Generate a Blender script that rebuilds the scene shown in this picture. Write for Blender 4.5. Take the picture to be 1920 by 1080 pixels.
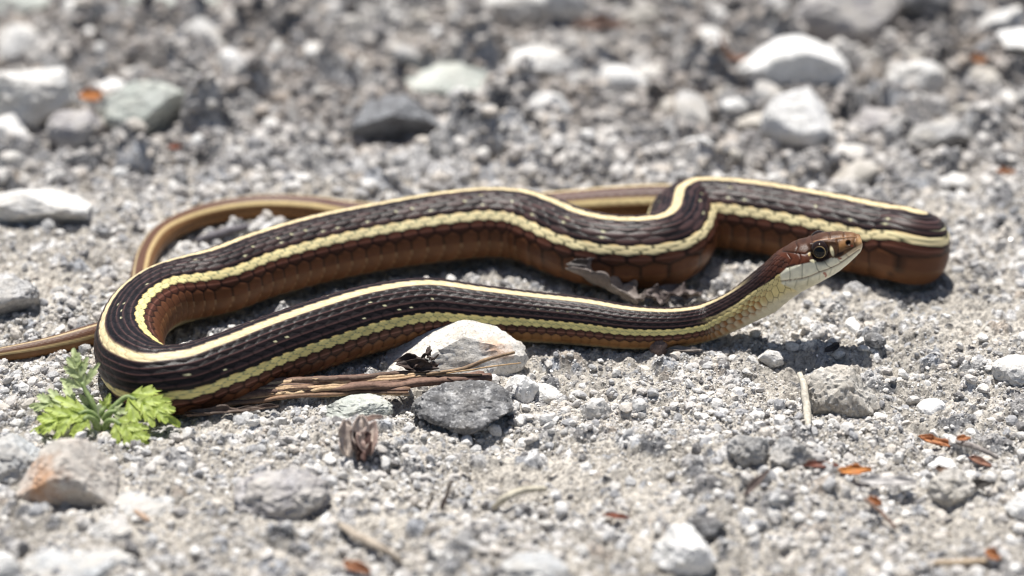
import bpy, math, random
import numpy as np
from mathutils import Vector, Matrix, Euler

for o in list(bpy.data.objects):
    bpy.data.objects.remove(o)
S = bpy.context.scene
COL = S.collection
random.seed(7)
RNG = np.random.default_rng(7)

# ------------------------------------------------------------------ camera, sky, sun, exposure
PITCH = math.radians(25.0)
DIST = 0.667
LENS = 100.0
CAM = np.array([0.0, -DIST * math.cos(PITCH), DIST * math.sin(PITCH)])
FWD = np.array([0.0, math.cos(PITCH), -math.sin(PITCH)])
UPV = np.array([0.0, math.sin(PITCH), math.cos(PITCH)])
RGT = np.array([1.0, 0.0, 0.0])
FPX = 1920 * LENS / 36.0

cd = bpy.data.cameras.new('camera')
co = bpy.data.objects.new('camera', cd)
COL.objects.link(co)
co.location = CAM
co.rotation_euler = (math.pi / 2 - PITCH, 0, 0)
cd.lens = LENS
cd.sensor_width = 36.0
cd.clip_start = 0.01
cd.clip_end = 200.0
cd.dof.use_dof = True
cd.dof.focus_distance = 0.621
cd.dof.aperture_fstop = 8.8
S.camera = co

SUN_DIR = Vector((-0.10, 0.28, 0.955)).normalized()      # towards the sun
w = bpy.data.worlds.new('World')
S.world = w
w.use_nodes = True
nt = w.node_tree
bgn = nt.nodes['Background']
sky = nt.nodes.new('ShaderNodeTexSky')
sky.sky_type = 'NISHITA'
sky.sun_disc = False
sky.sun_elevation = math.asin(SUN_DIR.z)
sky.sun_rotation = math.atan2(SUN_DIR.x, SUN_DIR.y)
nt.links.new(sky.outputs[0], bgn.inputs[0])
bgn.inputs[1].default_value = 0.05

sd = bpy.data.lights.new('sun', 'SUN')
so = bpy.data.objects.new('sun', sd)
COL.objects.link(so)
so.location = (-0.3, 0.4, 1.5)
so.rotation_euler = SUN_DIR.to_track_quat('Z', 'Y').to_euler()
sd.energy = 5.0
sd.angle = math.radians(0.53)
sd.color = (1.0, 0.962, 0.905)

S.view_settings.view_transform = 'Standard'
S.view_settings.look = 'None'
S.view_settings.exposure = 0.60
try:
    S.cycles.filter_width = 1.15
except Exception:
    pass
S.view_settings.gamma = 1.0
S.view_settings.use_curve_mapping = False


# ------------------------------------------------------------------ helpers
def ray(px, py):
    return FWD + RGT * (px - 960) / FPX + UPV * (540 - py) / FPX


def ground_pt(px, py, h=0.0):                      # where a sight line meets the level h
    r = ray(px, py)
    return CAM + r * ((h - CAM[2]) / r[2])


def depth_pt(px, py, z):                           # where a sight line reaches the distance z
    return CAM + ray(px, py) * z


def depth_of(p):
    return float((np.asarray(p) - CAM) @ FWD)


def _hash(ix, iy, iz, seed):
    h = (ix.astype(np.int64) * 374761393 + iy.astype(np.int64) * 668265263
         + iz.astype(np.int64) * 1440662683 + seed * 974634777) & 0xFFFFFFFF
    h = ((h ^ (h >> 13)) * 1274126177) & 0xFFFFFFFF
    h = ((h ^ (h >> 15)) * 2246822519) & 0xFFFFFFFF
    return (h ^ (h >> 16)) / 4294967295.0


def vnoise(P, seed=0):                             # value noise, -1..1
    P = np.asarray(P, float)
    f = np.floor(P)
    t = P - f
    t = t * t * t * (t * (t * 6 - 15) + 10)
    i = f.astype(np.int64)
    out = 0
    for dx in (0, 1):
        wx = t[..., 0] if dx else 1 - t[..., 0]
        for dy in (0, 1):
            wy = t[..., 1] if dy else 1 - t[..., 1]
            for dz in (0, 1):
                wz = t[..., 2] if dz else 1 - t[..., 2]
                out = out + wx * wy * wz * _hash(i[..., 0] + dx, i[..., 1] + dy, i[..., 2] + dz, seed)
    return out * 2 - 1


def fbm(P, octaves=4, seed=0, gain=0.5):
    a, s, out = 1.0, 1.0, 0
    for k in range(octaves):
        out = out + a * vnoise(np.asarray(P) * s + 17.3 * k, seed + k)
        a *= gain
        s *= 2.03
    return out


def sstep(a, b, x):
    t = np.clip((x - a) / (b - a), 0, 1)
    return t * t * (3 - 2 * t)


def mesh_np(name, V, F, smooth=True, col=None):
    V = np.asarray(V, np.float32)
    F = np.asarray(F, np.int32)
    n, k = F.shape
    me = bpy.data.meshes.new(name)
    me.vertices.add(len(V))
    me.vertices.foreach_set('co', V.ravel())
    me.loops.add(n * k)
    me.loops.foreach_set('vertex_index', F.ravel())
    me.polygons.add(n)
    me.polygons.foreach_set('loop_start', np.arange(0, n * k, k, dtype=np.int32))
    me.polygons.foreach_set('use_smooth', np.full(n, smooth, bool))
    if col is not None:
        a = me.color_attributes.new('col', 'FLOAT_COLOR', 'POINT')
        c4 = np.ones((len(V), 4), np.float32)
        c4[:, :3] = col
        a.data.foreach_set('color', c4.ravel())
    me.update()
    me.validate()
    return me


def link(name, me, mat=None, parent=None, loc=None):
    o = bpy.data.objects.new(name, me)
    COL.objects.link(o)
    if mat is not None and me is not None and len(me.materials) == 0:
        me.materials.append(mat)
    if parent is not None:
        o.parent = parent
    if loc is not None:
        o.location = loc
    return o


def tag(o, label=None, cat=None, group=None, kind=None):
    if label: o['label'] = label
    if cat: o['category'] = cat
    if group: o['group'] = group
    if kind: o['kind'] = kind
    return o


def grid_faces(nr, nc, wrap=False):
    r = np.arange(nr - 1)[:, None]
    c = np.arange(nc if wrap else nc - 1)[None, :]
    c2 = (c + 1) % nc
    a = r * nc + c
    b = r * nc + c2
    d = (r + 1) * nc + c
    e = (r + 1) * nc + c2
    return np.stack([a, b, e, d], -1).reshape(-1, 4)


_ico = {}


def ico(sub):
    if sub in _ico: return _ico[sub]
    import bmesh
    bm = bmesh.new()
    bmesh.ops.create_icosphere(bm, subdivisions=sub, radius=1.0)
    V = np.array([v.co[:] for v in bm.verts])
    F = np.array([[v.index for v in f.verts] for f in bm.faces])
    bm.free()
    _ico[sub] = (V, F)
    return V, F


# ------------------------------------------------------------------ materials
def new_mat(name):
    m = bpy.data.materials.new(name)
    m.use_nodes = True
    return m, m.node_tree, m.node_tree.nodes['Principled BSDF']


def ramp(t, stops, interp='LINEAR'):
    n = t.nodes.new('ShaderNodeValToRGB')
    n.color_ramp.interpolation = interp
    el = n.color_ramp.elements
    while len(el) < len(stops): el.new(0.5)
    for e, (p, c) in zip(el, stops):
        e.position = p
        e.color = (*c, 1)
    return n


def noise_node(t, vec, scale, detail=4, rough=0.6):
    n = t.nodes.new('ShaderNodeTexNoise')
    n.inputs['Scale'].default_value = scale
    n.inputs['Detail'].default_value = detail
    n.inputs['Roughness'].default_value = rough
    t.links.new(vec, n.inputs['Vector'])
    return n


def mixc(t, fac, a, b, mode='MIX'):
    n = t.nodes.new('ShaderNodeMix')
    n.data_type = 'RGBA'
    n.blend_type = mode
    for sock, v in ((n.inputs[0], fac), (n.inputs[6], a), (n.inputs[7], b)):
        if hasattr(v, 'is_output'): t.links.new(v, sock)
        elif isinstance(v, (int, float)): sock.default_value = v
        else: sock.default_value = (*v, 1)
    return n.outputs[2]


def stone_mat(name, tones, coarse=220, fine=1500, dark=(0.05, 0.05, 0.055), dark_amt=0.5, bump=0.5,
              rough=0.75, spot=None, rand=False, bdist=0.0006, dust=0.0):
    m, t, b = new_mat(name)
    g = t.nodes.new('ShaderNodeNewGeometry').outputs['Position']
    n1 = noise_node(t, g, coarse, 5, 0.65)
    k = len(tones)
    r1 = ramp(t, [(0.30 + 0.4 * i / max(1, k - 1), c) for i, c in enumerate(tones)])
    t.links.new(n1.outputs[0], r1.inputs[0])
    c = r1.outputs[0]
    if rand:
        oi = t.nodes.new('ShaderNodeObjectInfo')
        rr = ramp(t, rand, 'CONSTANT')
        t.links.new(oi.outputs['Random'], rr.inputs[0])
        c = mixc(t, 0.72, c, rr.outputs[0])
        sx_ = t.nodes.new('ShaderNodeSeparateXYZ'); t.links.new(g, sx_.inputs[0])
        mr_ = t.nodes.new('ShaderNodeMapRange'); t.links.new(sx_.outputs[1], mr_.inputs[0])
        mr_.inputs[1].default_value = 0.045; mr_.inputs[2].default_value = 0.11
        pn = noise_node(t, g, 26, 2, 0.5)
        pr = ramp(t, [(0.30, (0.15, 0.15, 0.15)), (0.55, (1, 1, 1))]); t.links.new(pn.outputs[0], pr.inputs[0])
        mm = t.nodes.new('ShaderNodeMath'); mm.operation = 'MULTIPLY'
        t.links.new(mr_.outputs[0], mm.inputs[0]); t.links.new(pr.outputs[0], mm.inputs[1])
        dk = mixc(t, 1.0, c, (0.62, 0.575, 0.545), 'MULTIPLY')
        c = mixc(t, mm.outputs[0], c, dk)
    n2 = noise_node(t, g, fine, 3, 0.7)
    r2 = ramp(t, [(0.50, (0, 0, 0)), (0.64, (1, 1, 1))])
    t.links.new(n2.outputs[0], r2.inputs[0])
    mul = t.nodes.new('ShaderNodeMath'); mul.operation = 'MULTIPLY'
    t.links.new(r2.outputs[0], mul.inputs[0]); mul.inputs[1].default_value = dark_amt
    c = mixc(t, mul.outputs[0], c, dark)
    n3 = noise_node(t, g, fine * 0.8 + 333, 2, 0.5)
    r3 = ramp(t, [(0.60, (0, 0, 0)), (0.68, (1, 1, 1))])
    t.links.new(n3.outputs[0], r3.inputs[0])
    mul3 = t.nodes.new('ShaderNodeMath'); mul3.operation = 'MULTIPLY'
    t.links.new(r3.outputs[0], mul3.inputs[0]); mul3.inputs[1].default_value = 0.5
    c = mixc(t, mul3.outputs[0], c, tuple(min(0.8, v * 1.5) for v in tones[-1]))
    if dust:
        nd = noise_node(t, g, 130, 5, 0.7)
        rd = ramp(t, [(0.42, (0, 0, 0)), (0.62, (dust, dust, dust))])
        t.links.new(nd.outputs[0], rd.inputs[0])
        c = mixc(t, rd.outputs[0], c, (0.52, 0.485, 0.435))
    if spot:                                       # (centre, radius, colour): a mineral stain of its own
        P, rad, sc = spot
        vm = t.nodes.new('ShaderNodeVectorMath'); vm.operation = 'DISTANCE'
        t.links.new(g, vm.inputs[0]); vm.inputs[1].default_value = P
        ad = t.nodes.new('ShaderNodeMath'); ad.operation = 'MULTIPLY_ADD'
        t.links.new(n1.outputs[0], ad.inputs[0]); ad.inputs[1].default_value = rad * 2.4
        t.links.new(vm.outputs['Value'], ad.inputs[2])
        mr = t.nodes.new('ShaderNodeMapRange')
        t.links.new(ad.outputs[0], mr.inputs[0])
        mr.inputs[1].default_value = rad * 1.4; mr.inputs[2].default_value = rad * 2.5
        mr.inputs[3].default_value = 0.85; mr.inputs[4].default_value = 0.0
        c = mixc(t, mr.outputs[0], c, sc)
    t.links.new(c, b.inputs['Base Color'])
    b.inputs['Roughness'].default_value = rough
    b.inputs['Specular IOR Level'].default_value = 0.35
    bp = t.nodes.new('ShaderNodeBump')
    bp.inputs['Strength'].default_value = bump
    bp.inputs['Distance'].default_value = bdist
    nb = noise_node(t, g, fine * 0.6, 5, 0.7)
    t.links.new(nb.outputs[0], bp.inputs['Height'])
    t.links.new(bp.outputs[0], b.inputs['Normal'])
    return m


def col_mat(name, rough=0.45, spec=0.5, bump=0.0, bscale=3000, transl=0.0, var=0.0, vscale=900):
    m, t, b = new_mat(name)
    a = t.nodes.new('ShaderNodeAttribute'); a.attribute_name = 'col'
    c = a.outputs['Color']
    g = t.nodes.new('ShaderNodeNewGeometry').outputs['Position']
    if var:
        n = noise_node(t, g, vscale, 4, 0.7)
        r = ramp(t, [(0.3, (1 - var,) * 3), (0.7, (1 + var,) * 3)])
        t.links.new(n.outputs[0], r.inputs[0])
        c = mixc(t, 1.0, c, r.outputs[0], 'MULTIPLY')
    t.links.new(c, b.inputs['Base Color'])
    b.inputs['Roughness'].default_value = rough
    b.inputs['Specular IOR Level'].default_value = spec
    if bump:
        n = noise_node(t, g, bscale, 3, 0.6)
        bp = t.nodes.new('ShaderNodeBump'); bp.inputs['Strength'].default_value = bump
        bp.inputs['Distance'].default_value = 0.0003
        t.links.new(n.outputs[0], bp.inputs['Height'])
        t.links.new(bp.outputs[0], b.inputs['Normal'])
    if transl:
        tr = t.nodes.new('ShaderNodeBsdfTranslucent')
        t.links.new(c, tr.inputs[0])
        mx = t.nodes.new('ShaderNodeMixShader'); mx.inputs[0].default_value = transl
        t.links.new(b.outputs[0], mx.inputs[1]); t.links.new(tr.outputs[0], mx.inputs[2])
        t.links.new(mx.outputs[0], t.nodes['Material Output'].inputs[0])
    return m


# grain tones: one steady tone per grain
GRAIN_TONES = [(0.0, (0.52, 0.495, 0.47)), (0.20, (0.66, 0.645, 0.62)), (0.40, (0.40, 0.405, 0.415)),
               (0.54, (0.58, 0.53, 0.47)), (0.66, (0.74, 0.73, 0.71)), (0.77, (0.25, 0.26, 0.285)),
               (0.86, (0.80, 0.79, 0.77)), (0.90, (0.055, 0.055, 0.065))]
M_GRAIN = stone_mat('grain_stone', [(0.34, 0.315, 0.285), (0.46, 0.43, 0.40), (0.56, 0.54, 0.51)], 300, 1900,
                    dark_amt=0.35, bump=0.5, rough=0.7, rand=GRAIN_TONES)
M_PALE = stone_mat('pale_stone', [(0.46, 0.45, 0.435), (0.66, 0.65, 0.63), (0.78, 0.77, 0.75)], 200, 1300, dust=0.65, dark_amt=0.45, bump=0.8)
M_WHITE = stone_mat('white_stone', [(0.56, 0.55, 0.52), (0.74, 0.73, 0.71), (0.82, 0.81, 0.80)], 190, 1100, dark_amt=0.28, bump=0.7)
M_GREY = stone_mat('grey_stone', [(0.20, 0.195, 0.19), (0.36, 0.355, 0.35), (0.50, 0.495, 0.49)], 220, 1500, dust=0.65, dark_amt=0.55, bump=0.8)
M_TAN = stone_mat('tan_stone', [(0.34, 0.30, 0.25), (0.46, 0.43, 0.38), (0.60, 0.57, 0.53)], 200, 1300, dust=0.65, dark_amt=0.5, bump=0.8)
M_BLUE = stone_mat('blue_grey_stone', [(0.22, 0.23, 0.24), (0.36, 0.375, 0.39), (0.50, 0.52, 0.53)], 150, 1500, dust=0.65, dark_amt=0.5)
M_GREEN = stone_mat('green_grey_stone', [(0.28, 0.30, 0.28), (0.42, 0.45, 0.41), (0.55, 0.57, 0.53)], 150, 1400, dust=0.3, dark_amt=0.35)
M_PURPLE = stone_mat('purple_grey_stone', [(0.24, 0.225, 0.23), (0.33, 0.315, 0.32), (0.44, 0.43, 0.435)], 170, 1400, dust=0.65, dark_amt=0.5)
M_DARK = stone_mat('dark_stone', [(0.06, 0.06, 0.065), (0.12, 0.12, 0.125), (0.24, 0.24, 0.245), (0.62, 0.61, 0.60)], 300, 1300, dust=0.2,
                   dark=(0.03, 0.03, 0.032), dark_amt=0.6, bump=1.0, bdist=0.0012)
M_CHAR = stone_mat('charcoal_stone', [(0.10, 0.10, 0.105), (0.18, 0.185, 0.195), (0.27, 0.28, 0.29)], 220, 1300, dark_amt=0.5, bump=0.7)
M_BROWNSTONE = stone_mat('brown_stone', [(0.09, 0.06, 0.05), (0.15, 0.10, 0.085), (0.2, 0.15, 0.13)], 300, 1500, dark_amt=0.5)


def ground_material():
    m, t, b = new_mat('gravel_soil')
    g = t.nodes.new('ShaderNodeNewGeometry').outputs['Position']
    at = t.nodes.new('ShaderNodeAttribute'); at.attribute_name = 'col'
    n2 = noise_node(t, g, 900, 4, 0.75)
    r2 = ramp(t, [(0.36, (0.40, 0.40, 0.42)), (0.5, (1, 1, 1)), (0.66, (1.45, 1.45, 1.45))])
    t.links.new(n2.outputs[0], r2.inputs[0])
    c = mixc(t, 1.0, at.outputs['Color'], r2.outputs[0], 'MULTIPLY')
    t.links.new(c, b.inputs['Base Color'])
    b.inputs['Roughness'].default_value = 0.85
    b.inputs['Specular IOR Level'].default_value = 0.25
    nb = noise_node(t, g, 1100, 5, 0.75)
    bp = t.nodes.new('ShaderNodeBump')
    bp.inputs['Strength'].default_value = 0.8
    bp.inputs['Distance'].default_value = 0.0007
    t.links.new(nb.outputs[0], bp.inputs['Height'])
    t.links.new(bp.outputs[0], b.inputs['Normal'])
    return m


M_GROUND = ground_material()

# ------------------------------------------------------------------ the snake's line through the place
HEAD_C = (1380.0, 400.0, 3.857)                    # a close-up sheet of the head: origin and scale


def hp(x, y):
    return HEAD_C[0] + x / HEAD_C[2], HEAD_C[1] + y / HEAD_C[2]


ctrl = []      # centre, half width, half height, roll (to the left of travel), D or None


def on_ground(px, py, rpx, roll, sink=0.92):
    r = 0.007
    for _ in range(4):
        p = ground_pt(px, py, sink * r)
        r = rpx * depth_of(p) / FPX
    ctrl.append([p, r, r, roll, None])
    return p, r


Z0 = depth_of(ground_pt(1320, 606, 0.0045))        # distance of the raised neck and head
# snout first
HEAD_ST = [  # top, bottom (on the sheet), half width in px of the photograph
    ((909, 214), (911, 232), 3),
    ((901, 174), (904, 266), 13),
    ((865, 145), (886, 294), 21),
    ((800, 134), (848, 332), 28),
    ((710, 133), (796, 378), 35),
    ((620, 143), (735, 424), 41),
    ((530, 176), (655, 468), 46),
    ((430, 200), (570, 515), 49),
    ((340, 250), (490, 556), 47),
    ((270, 297), (415, 608), 42),
    ((200, 365), (335, 672), 38.5),
    ((100, 450), (262, 722), 37),
]
NH = len(HEAD_ST)
TOC = -FWD
for i, (tp, bt, hw) in enumerate(HEAD_ST):
    tx, ty = hp(*tp); bx, by = hp(*bt)
    f = i / (NH - 1)
    u_ = max(0.0, 600 - (ty + by) / 2) / FPX * Z0
    z = Z0 - u_ * math.tan(PITCH) * 1.2
    c = depth_pt((tx + bx) / 2, (ty + by) / 2, z)
    d = RGT * (tx - bx) + UPV * (by - ty)
    hh = np.linalg.norm(d) / 2 * z / FPX
    d = d / np.linalg.norm(d)
    phi = math.radians(12 + 12 * f)
    D = d * math.cos(phi) + TOC * math.sin(phi)
    ctrl.append([c, hw * z / FPX, hh, 0, D])
for px, py, rpx in ((1378, 583, 37),):
    z = Z0 - (600 - py) / FPX * Z0 * math.tan(PITCH) * 1.2
    c = depth_pt(px, py, z)
    r = rpx * z / FPX
    ctrl.append([c, r, r, 0, None])
for a in [(1322, 605, 37, 3), (1260, 615, 38.5, 4), (1180, 614, 42, 5), (1100, 604, 46, 5), (1000, 595, 48.5, 5),
          (900, 589, 55, 4), (800, 583, 61.5, 4), (700, 598, 64.5, 5), (600, 627, 66, 6), (500, 661, 66, 7),
          (400, 697, 66, 11), (335, 712, 66, 18), (288, 710, 66, 28), (256, 688, 66, 40), (243, 655, 66, 48),
          (249, 620, 66, 44), (270, 587, 66, 34), (305, 562, 66, 26), (350, 546, 66, 17), (400, 533, 66.5, 12), (480, 504, 67, 12),
          (600, 470, 68, 11), (720, 446, 68, 11), (840, 428, 70, 11), (920, 421, 70, 10), (980, 425, 70, 8),
          (1030, 441, 70, 6), (1082, 461, 70, 3), (1140, 473, 71, 1), (1195, 475, 71, 1), (1243, 469, 71, 2),
          (1268, 453, 70, 4), (1278, 432, 70, 6), (1286, 413, 70, 7), (1306, 402, 70, 6), (1350, 402, 70.5, 5), (1420, 409, 71, 4),
          (1500, 423, 72, 4), (1580, 438, 73, 3), (1655, 453, 73, 2)]:
    on_ground(*a)
pe, re_ = on_ground(1707, 464, 73, 2)
HAIRPIN = len(ctrl)
for dx, dy, h, r, roll in [(0.0010, 0.0048, 0.0068, 0.0079, 4), (-0.0030, 0.0098, 0.0048, 0.0062, 6), (-0.0110, 0.0126, 0.0040, 0.0056, 6),
                           (-0.0230, 0.0150, 0.0037, 0.0053, 2)]:
    ctrl.append([pe + np.array([dx, dy, h - pe[2]]), r, r, roll, None])
for a in [(1400, 396, 40, -4), (1250, 384, 39, -8), (1150, 386, 37, -8), (1060, 391, 34, -8), (920, 398, 31, -8), (780, 408, 28, -8),
          (660, 402, 25, -10), (590, 392, 24, -14), (480, 389, 23, -16), (362, 412, 22.5, -22), (305, 442, 22, -34),
          (277, 478, 21, -36), (265, 515, 20.5, -34), (258, 555, 20, -28), (238, 592, 19.5, -15), (205, 618, 20, 5),
          (162, 631, 20, 8), (100, 647, 17.5, 4), (0, 665, 13.5, 0), (-70, 674, 9.5, 0), (-140, 676, 3, 0)]:
    on_ground(*a)

CP = np.array([c[0] for c in ctrl])
CW = np.array([c[1] for c in ctrl])
CH = np.array([c[2] for c in ctrl])
tan = np.gradient(CP, axis=0)
tan /= np.linalg.norm(tan, axis=1)[:, None]
CD = []
for i, c in enumerate(ctrl):
    if c[4] is not None:
        CD.append(c[4]); continue
    T = tan[i]
    U = np.array([0, 0, 1.0])
    D0 = U - (U @ T) * T
    D0 /= np.linalg.norm(D0)
    L = np.cross(D0, T)
    a = math.radians(c[3])
    CD.append(D0 * math.cos(a) + L * math.sin(a))
CD = np.array(CD)


def spline(K, Y, q):                               # chord-length Catmull-Rom through keys K
    m = np.zeros_like(Y)
    dk = np.diff(K)
    sl = np.diff(Y, axis=0) / dk[:, None]
    m[1:-1] = (sl[:-1] * dk[1:, None] + sl[1:] * dk[:-1, None]) / (dk[1:] + dk[:-1])[:, None]
    m[0], m[-1] = sl[0], sl[-1]
    i = np.clip(np.searchsorted(K, q, 'right') - 1, 0, len(K) - 2)
    h = dk[i]
    t = (q - K[i]) / h
    t, h = t[:, None], h[:, None]
    return ((2 * t**3 - 3 * t**2 + 1) * Y[i] + (t**3 - 2 * t**2 + t) * h * m[i]
            + (-2 * t**3 + 3 * t**2) * Y[i + 1] + (t**3 - t**2) * h * m[i + 1])


K = np.concatenate([[0], np.cumsum(np.linalg.norm(np.diff(CP, axis=0), axis=1))])
q = np.linspace(0, K[-1], 9000)
ALL = spline(K, np.hstack([CP, CW[:, None], CH[:, None], CD]), q)
qneck = K[NH - 1]
# soften small kinks behind the head
for _ in range(60):
    sm = ALL.copy()
    sm[1:-1] = (ALL[:-2] + 2 * ALL[1:-1] + ALL[2:]) / 4
    wgt = sstep(qneck, qneck + 0.02, q)[:, None]
    ALL = ALL * (1 - wgt) + sm * wgt
rr = np.maximum(ALL[:, 3], 0.0012)
pitch = (0.37 + 0.06 * sstep(qneck, qneck + 0.08, q) + 0.07 * sstep(K[NH + 18], K[NH + 27], q)) * np.maximum(rr, 0.003)
pitch[q < qneck] = 0.42 * 0.0043
ccum = np.concatenate([[0], np.cumsum(np.diff(q) / ((pitch[1:] + pitch[:-1]) / 2))])
# rows of vertices: dense on the head, about eight per scale behind it, coarser on the thin blurred tail
dens = np.where(q < qneck, 1 / 0.000105, 8.0 / pitch)
dens = np.where(q > K[HAIRPIN + 4], 5.0 / pitch, dens)
dcum = np.concatenate([[0], np.cumsum(np.diff(q) * (dens[1:] + dens[:-1]) / 2)])
NR = int(dcum[-1])
qs = np.interp(np.linspace(0, dcum[-1], NR), dcum, q)
R = np.stack([np.interp(qs, q, ALL[:, k]) for k in range(8)], 1)
C, HW, HH, DV = R[:, :3], R[:, 3], R[:, 4], R[:, 5:8]
HW = np.maximum(HW, 0.0002); HH = np.maximum(HH, 0.0002)
cc = np.interp(qs, q, ccum)
T = np.gradient(C, axis=0)
T /= np.linalg.norm(T, axis=1)[:, None]
DV /= np.linalg.norm(DV, axis=1)[:, None]
ob = sstep(qneck - 0.004, qneck + 0.006, qs)[:, None]
DV = DV - ob * (DV * T).sum(1)[:, None] * T
DV /= np.linalg.norm(DV, axis=1)[:, None]
LV = np.cross(DV, T)
LV /= np.linalg.norm(LV, axis=1)[:, None]
NTH = 200
th = (np.arange(NTH) + 0.5) / NTH * 2 * math.pi - math.pi
TH, QS = np.meshgrid(th, qs)
CC = np.repeat(cc[:, None], NTH, 1)
bodyw = sstep(qneck - 0.002, qneck + 0.008, QS)    # 0 on the head, 1 behind the neck
cs, sn = np.cos(TH), np.sin(TH)
# cross sections: rounded body with a flatter belly; the head is boxier with a flat crown
box_ = np.exp(-((QS - K[HAIRPIN]) / 0.010) ** 2)
exb = 1 - 0.20 * box_
sn_, cs_ = np.sign(sn) * np.abs(sn) ** exb, np.sign(cs) * np.abs(cs) ** exb
flat = np.where(cs_ < -0.72, -0.72 - (np.abs(cs_) - 0.72) * 0.45, cs_)
ex = 1 - 0.24 * (1 - bodyw) * sstep(0.0, 0.004, QS)
hs = np.sign(sn) * np.abs(sn) ** ex
hc = np.sign(cs) * np.abs(cs) ** ex
X = np.where(bodyw > 0, sn_ * bodyw + hs * (1 - bodyw), hs)
Y = flat * bodyw + hc * (1 - bodyw)
headw = 1 - sstep(qneck - 0.010, qneck - 0.002, QS)
X = X * (1 - 0.22 * headw * sstep(0.35, 1.0, Y) - 0.16 * headw * sstep(-0.2, -1.0, Y))
P = C[:, None, :] + LV[:, None, :] * (X * HW[:, None])[..., None] + DV[:, None, :] * (Y * HH[:, None])[..., None]
nrm = LV[:, None, :] * (X / HW[:, None])[..., None] + DV[:, None, :] * (Y / HH[:, None])[..., None]
nrm /= np.linalg.norm(nrm, axis=2)[..., None]

# ---- scales: 19 rows over the back and sides, one wide plate per step on the belly
deg = np.degrees(TH)
ad = np.abs(deg)
KB = K[NH + 15]
kf = 1.15 - 0.15 * sstep(KB - 0.02, KB + 0.03, QS)
adk = ad / kf
EDGE = 104.0
rho = 9.5 + np.sign(deg) * np.interp(adk, [0, 4.6, 13.6, 22.8, 32.6, 43, 54.3, 61.8, 69.6, 84.5, 104, 134], [0, .5, 1.5, 2.5, 3.5, 4.5, 5.5, 6.5, 7.5, 8.5, 9.5, 11.5])
k0 = np.floor(rho)
LP = 1.2
best = np.full(rho.shape, 9.0); second = best.copy()
bu = np.zeros(rho.shape); bv = bu.copy(); bk = bu.copy(); bi = bu.copy()
for dk in (-1, 0, 1):
    kk = k0 + dk
    off = 0.5 * (np.abs(kk - 9) % 2)
    u = CC - off
    for di in (0, 1):
        ci = np.floor(u) + di
        du = (u - ci)
        dv = rho - (kk + 0.5)
        d = np.sqrt((du * LP) ** 2 + dv ** 2)
        d = np.where((kk < 0) | (kk > 18), 9.0, d)
        better = d < best
        second = np.where(better, best, np.minimum(second, d))
        bu = np.where(better, du, bu); bv = np.where(better, dv, bv)
        bk = np.where(better, kk, bk); bi = np.where(better, ci, bi)
        best = np.where(better, d, best)
edge = (second - best)                             # 0 at the seam between scales
ventral = adk > EDGE - 2
CV = CC + 0.42 * sstep(100, 150, adk)
vu = CV - np.floor(CV) - 0.5                       # belly plates
vedge = (0.5 - np.abs(vu)) * 2.4
edge = np.where(ventral, np.minimum(vedge, (adk - EDGE + 2.5) / 8.0), edge)
bu = np.where(ventral, vu, bu)
row = np.where(ventral, 0, 10 - np.abs(bk - 9)).astype(int)      # 10 on the spine .. 1 next to the belly, 0 belly
keel = np.exp(-(bv / 0.080) ** 2) * np.where((row == 2) | (row >= 5), 1, 0)
seam = sstep(0.0, 0.26, edge)
rad_row = HW[:, None]
dk_ = sstep(4.4, 4.6, row)
lt_ = 1 - 0.45 * ((row == 3) | (row == 4))
relief = ((seam - 1) * 0.016 + seam * (bu * (0.022 - 0.008 * dk_))) * lt_ + keel * seam * (0.006 + 0.008 * dk_)
headmask = np.zeros_like(TH)

# ---- head sheet coordinates of the near side, mirrored to the far side
rel = P - CAM
zz = rel @ FWD
sx = ((rel @ RGT) / zz * FPX + 960 - HEAD_C[0]) * HEAD_C[2]
sy = (540 - (rel @ UPV) / zz * FPX - HEAD_C[1]) * HEAD_C[2]
half = NTH // 2
sx[:, :half] = sx[:, :half - 1:-1] if False else sx[:, half:][:, ::-1]
sy[:, :half] = sy[:, half:][:, ::-1]
xb = np.interp(sy, [200, 300, 330, 392, 400, 510, 560, 640], [285, 300, 372, 385, 312, 330, 440, 500])
onhead = (QS < qneck + 0.004)
hm = sstep(-12, 12, sx - xb) * onhead
hm = np.where(np.abs(deg) > 165, hm * 0 + sstep(380, 450, sx) * onhead, hm)

relief_m = relief * rad_row * (1 - hm)

# ---- colours (linear)
def colr(*c): return np.array(c, float)


QTAIL = K[HAIRPIN + 2]
rnd = _hash(bi.astype(int) + 500, bk.astype(int) + 50, np.zeros_like(bi).astype(int), 3)
rnd2 = _hash(bi.astype(int) + 500, bk.astype(int) + 50, np.ones_like(bi).astype(int), 9)
tailw = sstep(QTAIL, QTAIL + 0.09, QS)
midw = sstep(qneck + 0.14, qneck + 0.26, QS)       # further back the scales are paler at the edges
black = colr(0.0105, 0.0078, 0.0085)[None, None] * (0.75 + 0.5 * rnd)[..., None]
black = black + (keel * 0.9)[..., None] * colr(0.085, 0.042, 0.037)
black = black + (0.025 * midw * (rnd2 > 0.5))[..., None] * colr(1.0, 0.55, 0.50)
black = black * (1 - tailw)[..., None] + tailw[..., None] * colr(0.105, 0.048, 0.036)
seamdark = (1 - sstep(0.03, 0.20, edge))[..., None]
col = black * (1 - 0.60 * seamdark)
cream = colr(0.68, 0.56, 0.335)
yellow = colr(0.72, 0.625, 0.255) * (1 - midw)[..., None] + colr(0.80, 0.685, 0.40) * midw[..., None]
teal = colr(0.16, 0.20, 0.13)


def mixa(a, b, f):
    return a * (1 - f[..., None]) + b * f[..., None]


bulge = sstep(K[NH + 26], K[NH + 28], QS) * (1 - sstep(K[HAIRPIN + 1], K[HAIRPIN + 2], QS))
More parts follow.
